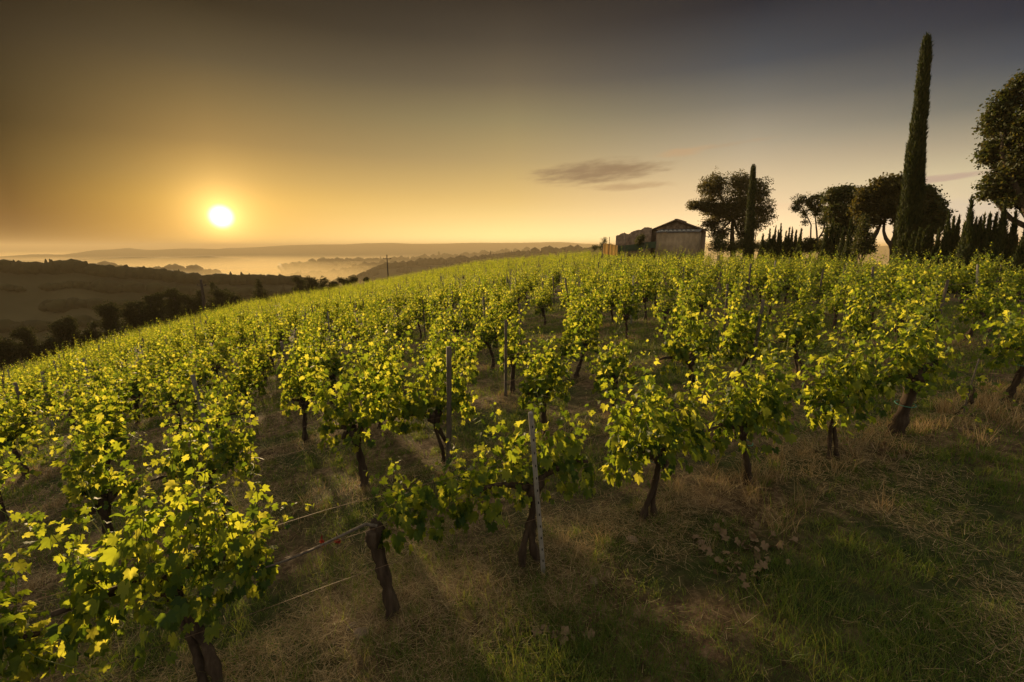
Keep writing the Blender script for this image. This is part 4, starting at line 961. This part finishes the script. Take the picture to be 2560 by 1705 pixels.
# ---------------------------------------------------------------- far hills
def ridge(label, prof, dist, wd, seed, base=-188, rough=1.0, trees=0, tsz=5, n=220, dist2=None, face=.0):
    rng = np.random.default_rng(seed); pxs = np.linspace(prof[0][0], prof[-1][0], n); py = np.interp(pxs, [p[0] for p in prof], [p[1] for p in prof])
    az = np.array([math.atan2(*ray(a, b)[:2]) for a, b in zip(pxs, py)]); 
    dd = np.linspace(dist, dist2 or dist, n)
    zt = np.array([at(a, b, q)[2] for a, b, q in zip(pxs, py, dd)])
    qs = np.linspace(-1, 1, 27); V = []
    for q in qs:
        rr = dd + q*wd; pr = (1-abs(q))**1.0; pr = pr*pr*(3-2*pr) if q > 0 else pr**1.15
        x = rr*np.sin(az); y = rr*np.cos(az)
        z = base-6 + (zt-base+6)*pr + (fbm(x/(wd*.35), y/(wd*.35), seed)-.5)*rough*wd*.05*(1-abs(q))*(abs(q) > .05)
        V.append(np.stack([x, y, z], -1))
    V = np.array(V); m = len(qs); i = np.arange(m-1)[:, None]*n; j = np.arange(n-1)[None]
    F = np.stack([i+j, i+j+1, i+n+j+1, i+n+j], -1).reshape(-1, 4)
    parts = [(V.reshape(-1, 3), F, 0)]
    o = link('hills', smooth_me(np_mesh('hills', parts, [M['hill']]))); tag(o, kind='structure')
    if trees:
        bm = bmesh.new(); bmesh.ops.create_icosphere(bm, subdivisions=1 if dist > 1200 else 2, radius=1); bm.verts.ensure_lookup_table(); bm.faces.ensure_lookup_table()
        TV = np.array([v.co[:] for v in bm.verts]); TF = np.array([[v.index for v in f.verts] for f in bm.faces]); bm.free()
        vs = []; fs = []; off = 0
        for _ in range(trees):
            u = rng.random(); crest = rng.random() < .5
            q = rng.normal(0, .02) if crest else -abs(rng.normal(0, .35))
            if q < -.95: continue
            iu = u*(n-1); i0 = int(iu); qi = np.interp(q, qs, np.arange(m)); c = V[int(round(qi)), i0]
            if not crest and vnoise(c[0]/(wd*.2), c[1]/(wd*.2), seed+3) < .36: continue
            s = tsz*rng.uniform(.35, 1.15)*(1.35 if rng.random() < .15 else .8); tall = rng.random() < .06
            P = TV*(1+.38*(rng.random((len(TV), 1))-.5))*([s, s, s*.85] if not tall else [s*.28, s*.28, s*1.25])
            vs.append(P+c+[rng.normal(0, 1), rng.normal(0, 1), s*.35]); fs.append(TF+off); off += len(TV)
        w_ = link('distant_wood', np_mesh('distant_wood', [(np.concatenate(vs), np.concatenate(fs), 0)], [M['far_leaf']])); tag(w_, label, 'woodland', kind='stuff')
ridge('dark wood along the top of the near dark hill at left', [(-260,690),(-100,680),(0,672),(60,678),(140,678),(180,672),(230,682),(300,688),(360,690),(410,694),(460,702),(520,704),(600,706),(660,705),(740,706),(790,722),(840,760),(880,800)], 430, 190, 1, trees=9000, tsz=3.3, dist2=380, base=-125)
ridge('wood on the hill right of the second pole', [(830,720),(880,705),(915,690),(950,671),(1000,666),(1060,662),(1120,657),(1180,652),(1260,641),(1400,630),(1560,628)], 1400, 420, 2, trees=1400, tsz=12)
ridge('wood on the second hill behind, right of the smoke', [(690,700),(720,692),(780,687),(840,684),(880,672),(910,663),(960,661),(1010,664),(1080,668),(1180,668)], 2500, 600, 3, trees=900, tsz=13)
ridge('faint wood on the third hill behind', [(700,672),(760,662),(820,654),(880,651),(960,652),(1010,649),(1080,644),(1150,641),(1240,634),(1340,626)], 3100, 700, 4, trees=700, tsz=17)
ridge('wood on the faint hill behind the left ridge', [(60,695),(160,684),(230,674),(285,668),(320,674),(360,678),(420,675),(480,675),(530,684),(600,700)], 2300, 600, 5, trees=700, tsz=14)
ridge('', [(-300,650),(0,650),(120,652),(230,646),(330,642),(420,644),(520,640),(620,650),(700,653),(800,656)], 4600, 700, 6, base=-150)
ridge('', [(-400,646),(0,641),(80,636),(160,636),(240,625),(320,622),(380,625),(460,621),(560,623),(640,622)], 5900, 700, 7)
ridge('', [(480,628),(560,621),(640,618),(720,613),(800,611),(860,611),(920,608),(980,607),(1040,610),(1100,609),(1180,607),(1300,607),(1380,605),(1440,608),(1520,612),(1700,618)], 6100, 700, 8)
ridge('', [(1900,626),(2100,620),(2200,615),(2260,612),(2330,612),(2420,613),(2800,614)], 4300, 500, 9)

# ---------------------------------------------------------------- smoke and haze
def vol_mat(name, col, dens, g, noise=False):
    def fn(nt, N, L, out):
        p = N.new('ShaderNodeVolumePrincipled'); p.inputs['Color'].default_value = tuple(col)+(1,); p.inputs['Density'].default_value = dens; p.inputs['Anisotropy'].default_value = g
        L.new(p.outputs[0], out.inputs['Volume'])
    return mat(name, fn)
if HAZE:
    b = at(713, 690, 3000); a = np.linspace(0, 1, 12)
    P = np.stack([b[0]-30*a**2.2, b[1]+0*a, b[2]-6+78*a], -1)
    V, F = tube(P, 3+6*a, 10, .3, np.random.default_rng(1)); k = len(V)
    F.append(np.array([(0, j+1, j) for j in range(1, 9)]))
    tag(link('smoke', np_mesh('smoke', [(V, F, 0)], [vol_mat('smoke', (1, .95, .85), .09, .3)])), 'thin pale column of smoke rising from the misty valley', 'smoke', kind='stuff')
    V, F = box(-13800, 13800, -13800, 13800, -196, 58)
    mv, mf = box(-8500, 8500, 1000, 8500, -191, -112)
    tag(link('mist', np_mesh('mist', [(mv, mf, 0)], [vol_mat('mist', (1, .82, .45), .9e-3, .4)])), 'bank of bright mist lying low between the valley hills', 'mist', kind='stuff')
    mv, mf = box(-8400, 8400, 1100, 8400, -111.5, -82)
    tag(link('mist', np_mesh('mist', [(mv, mf, 0)], [vol_mat('thin_mist', (1, .82, .45), .45e-3, .4)])), 'thinner upper layer of mist above the valley bank', 'mist', kind='stuff')
    tag(link('haze', np_mesh('haze', [(V, F, 0)], [vol_mat('haze', (.95, .74, .42), 2.1e-4, -.12)])), 'golden morning haze filling the valley', 'haze', kind='stuff')
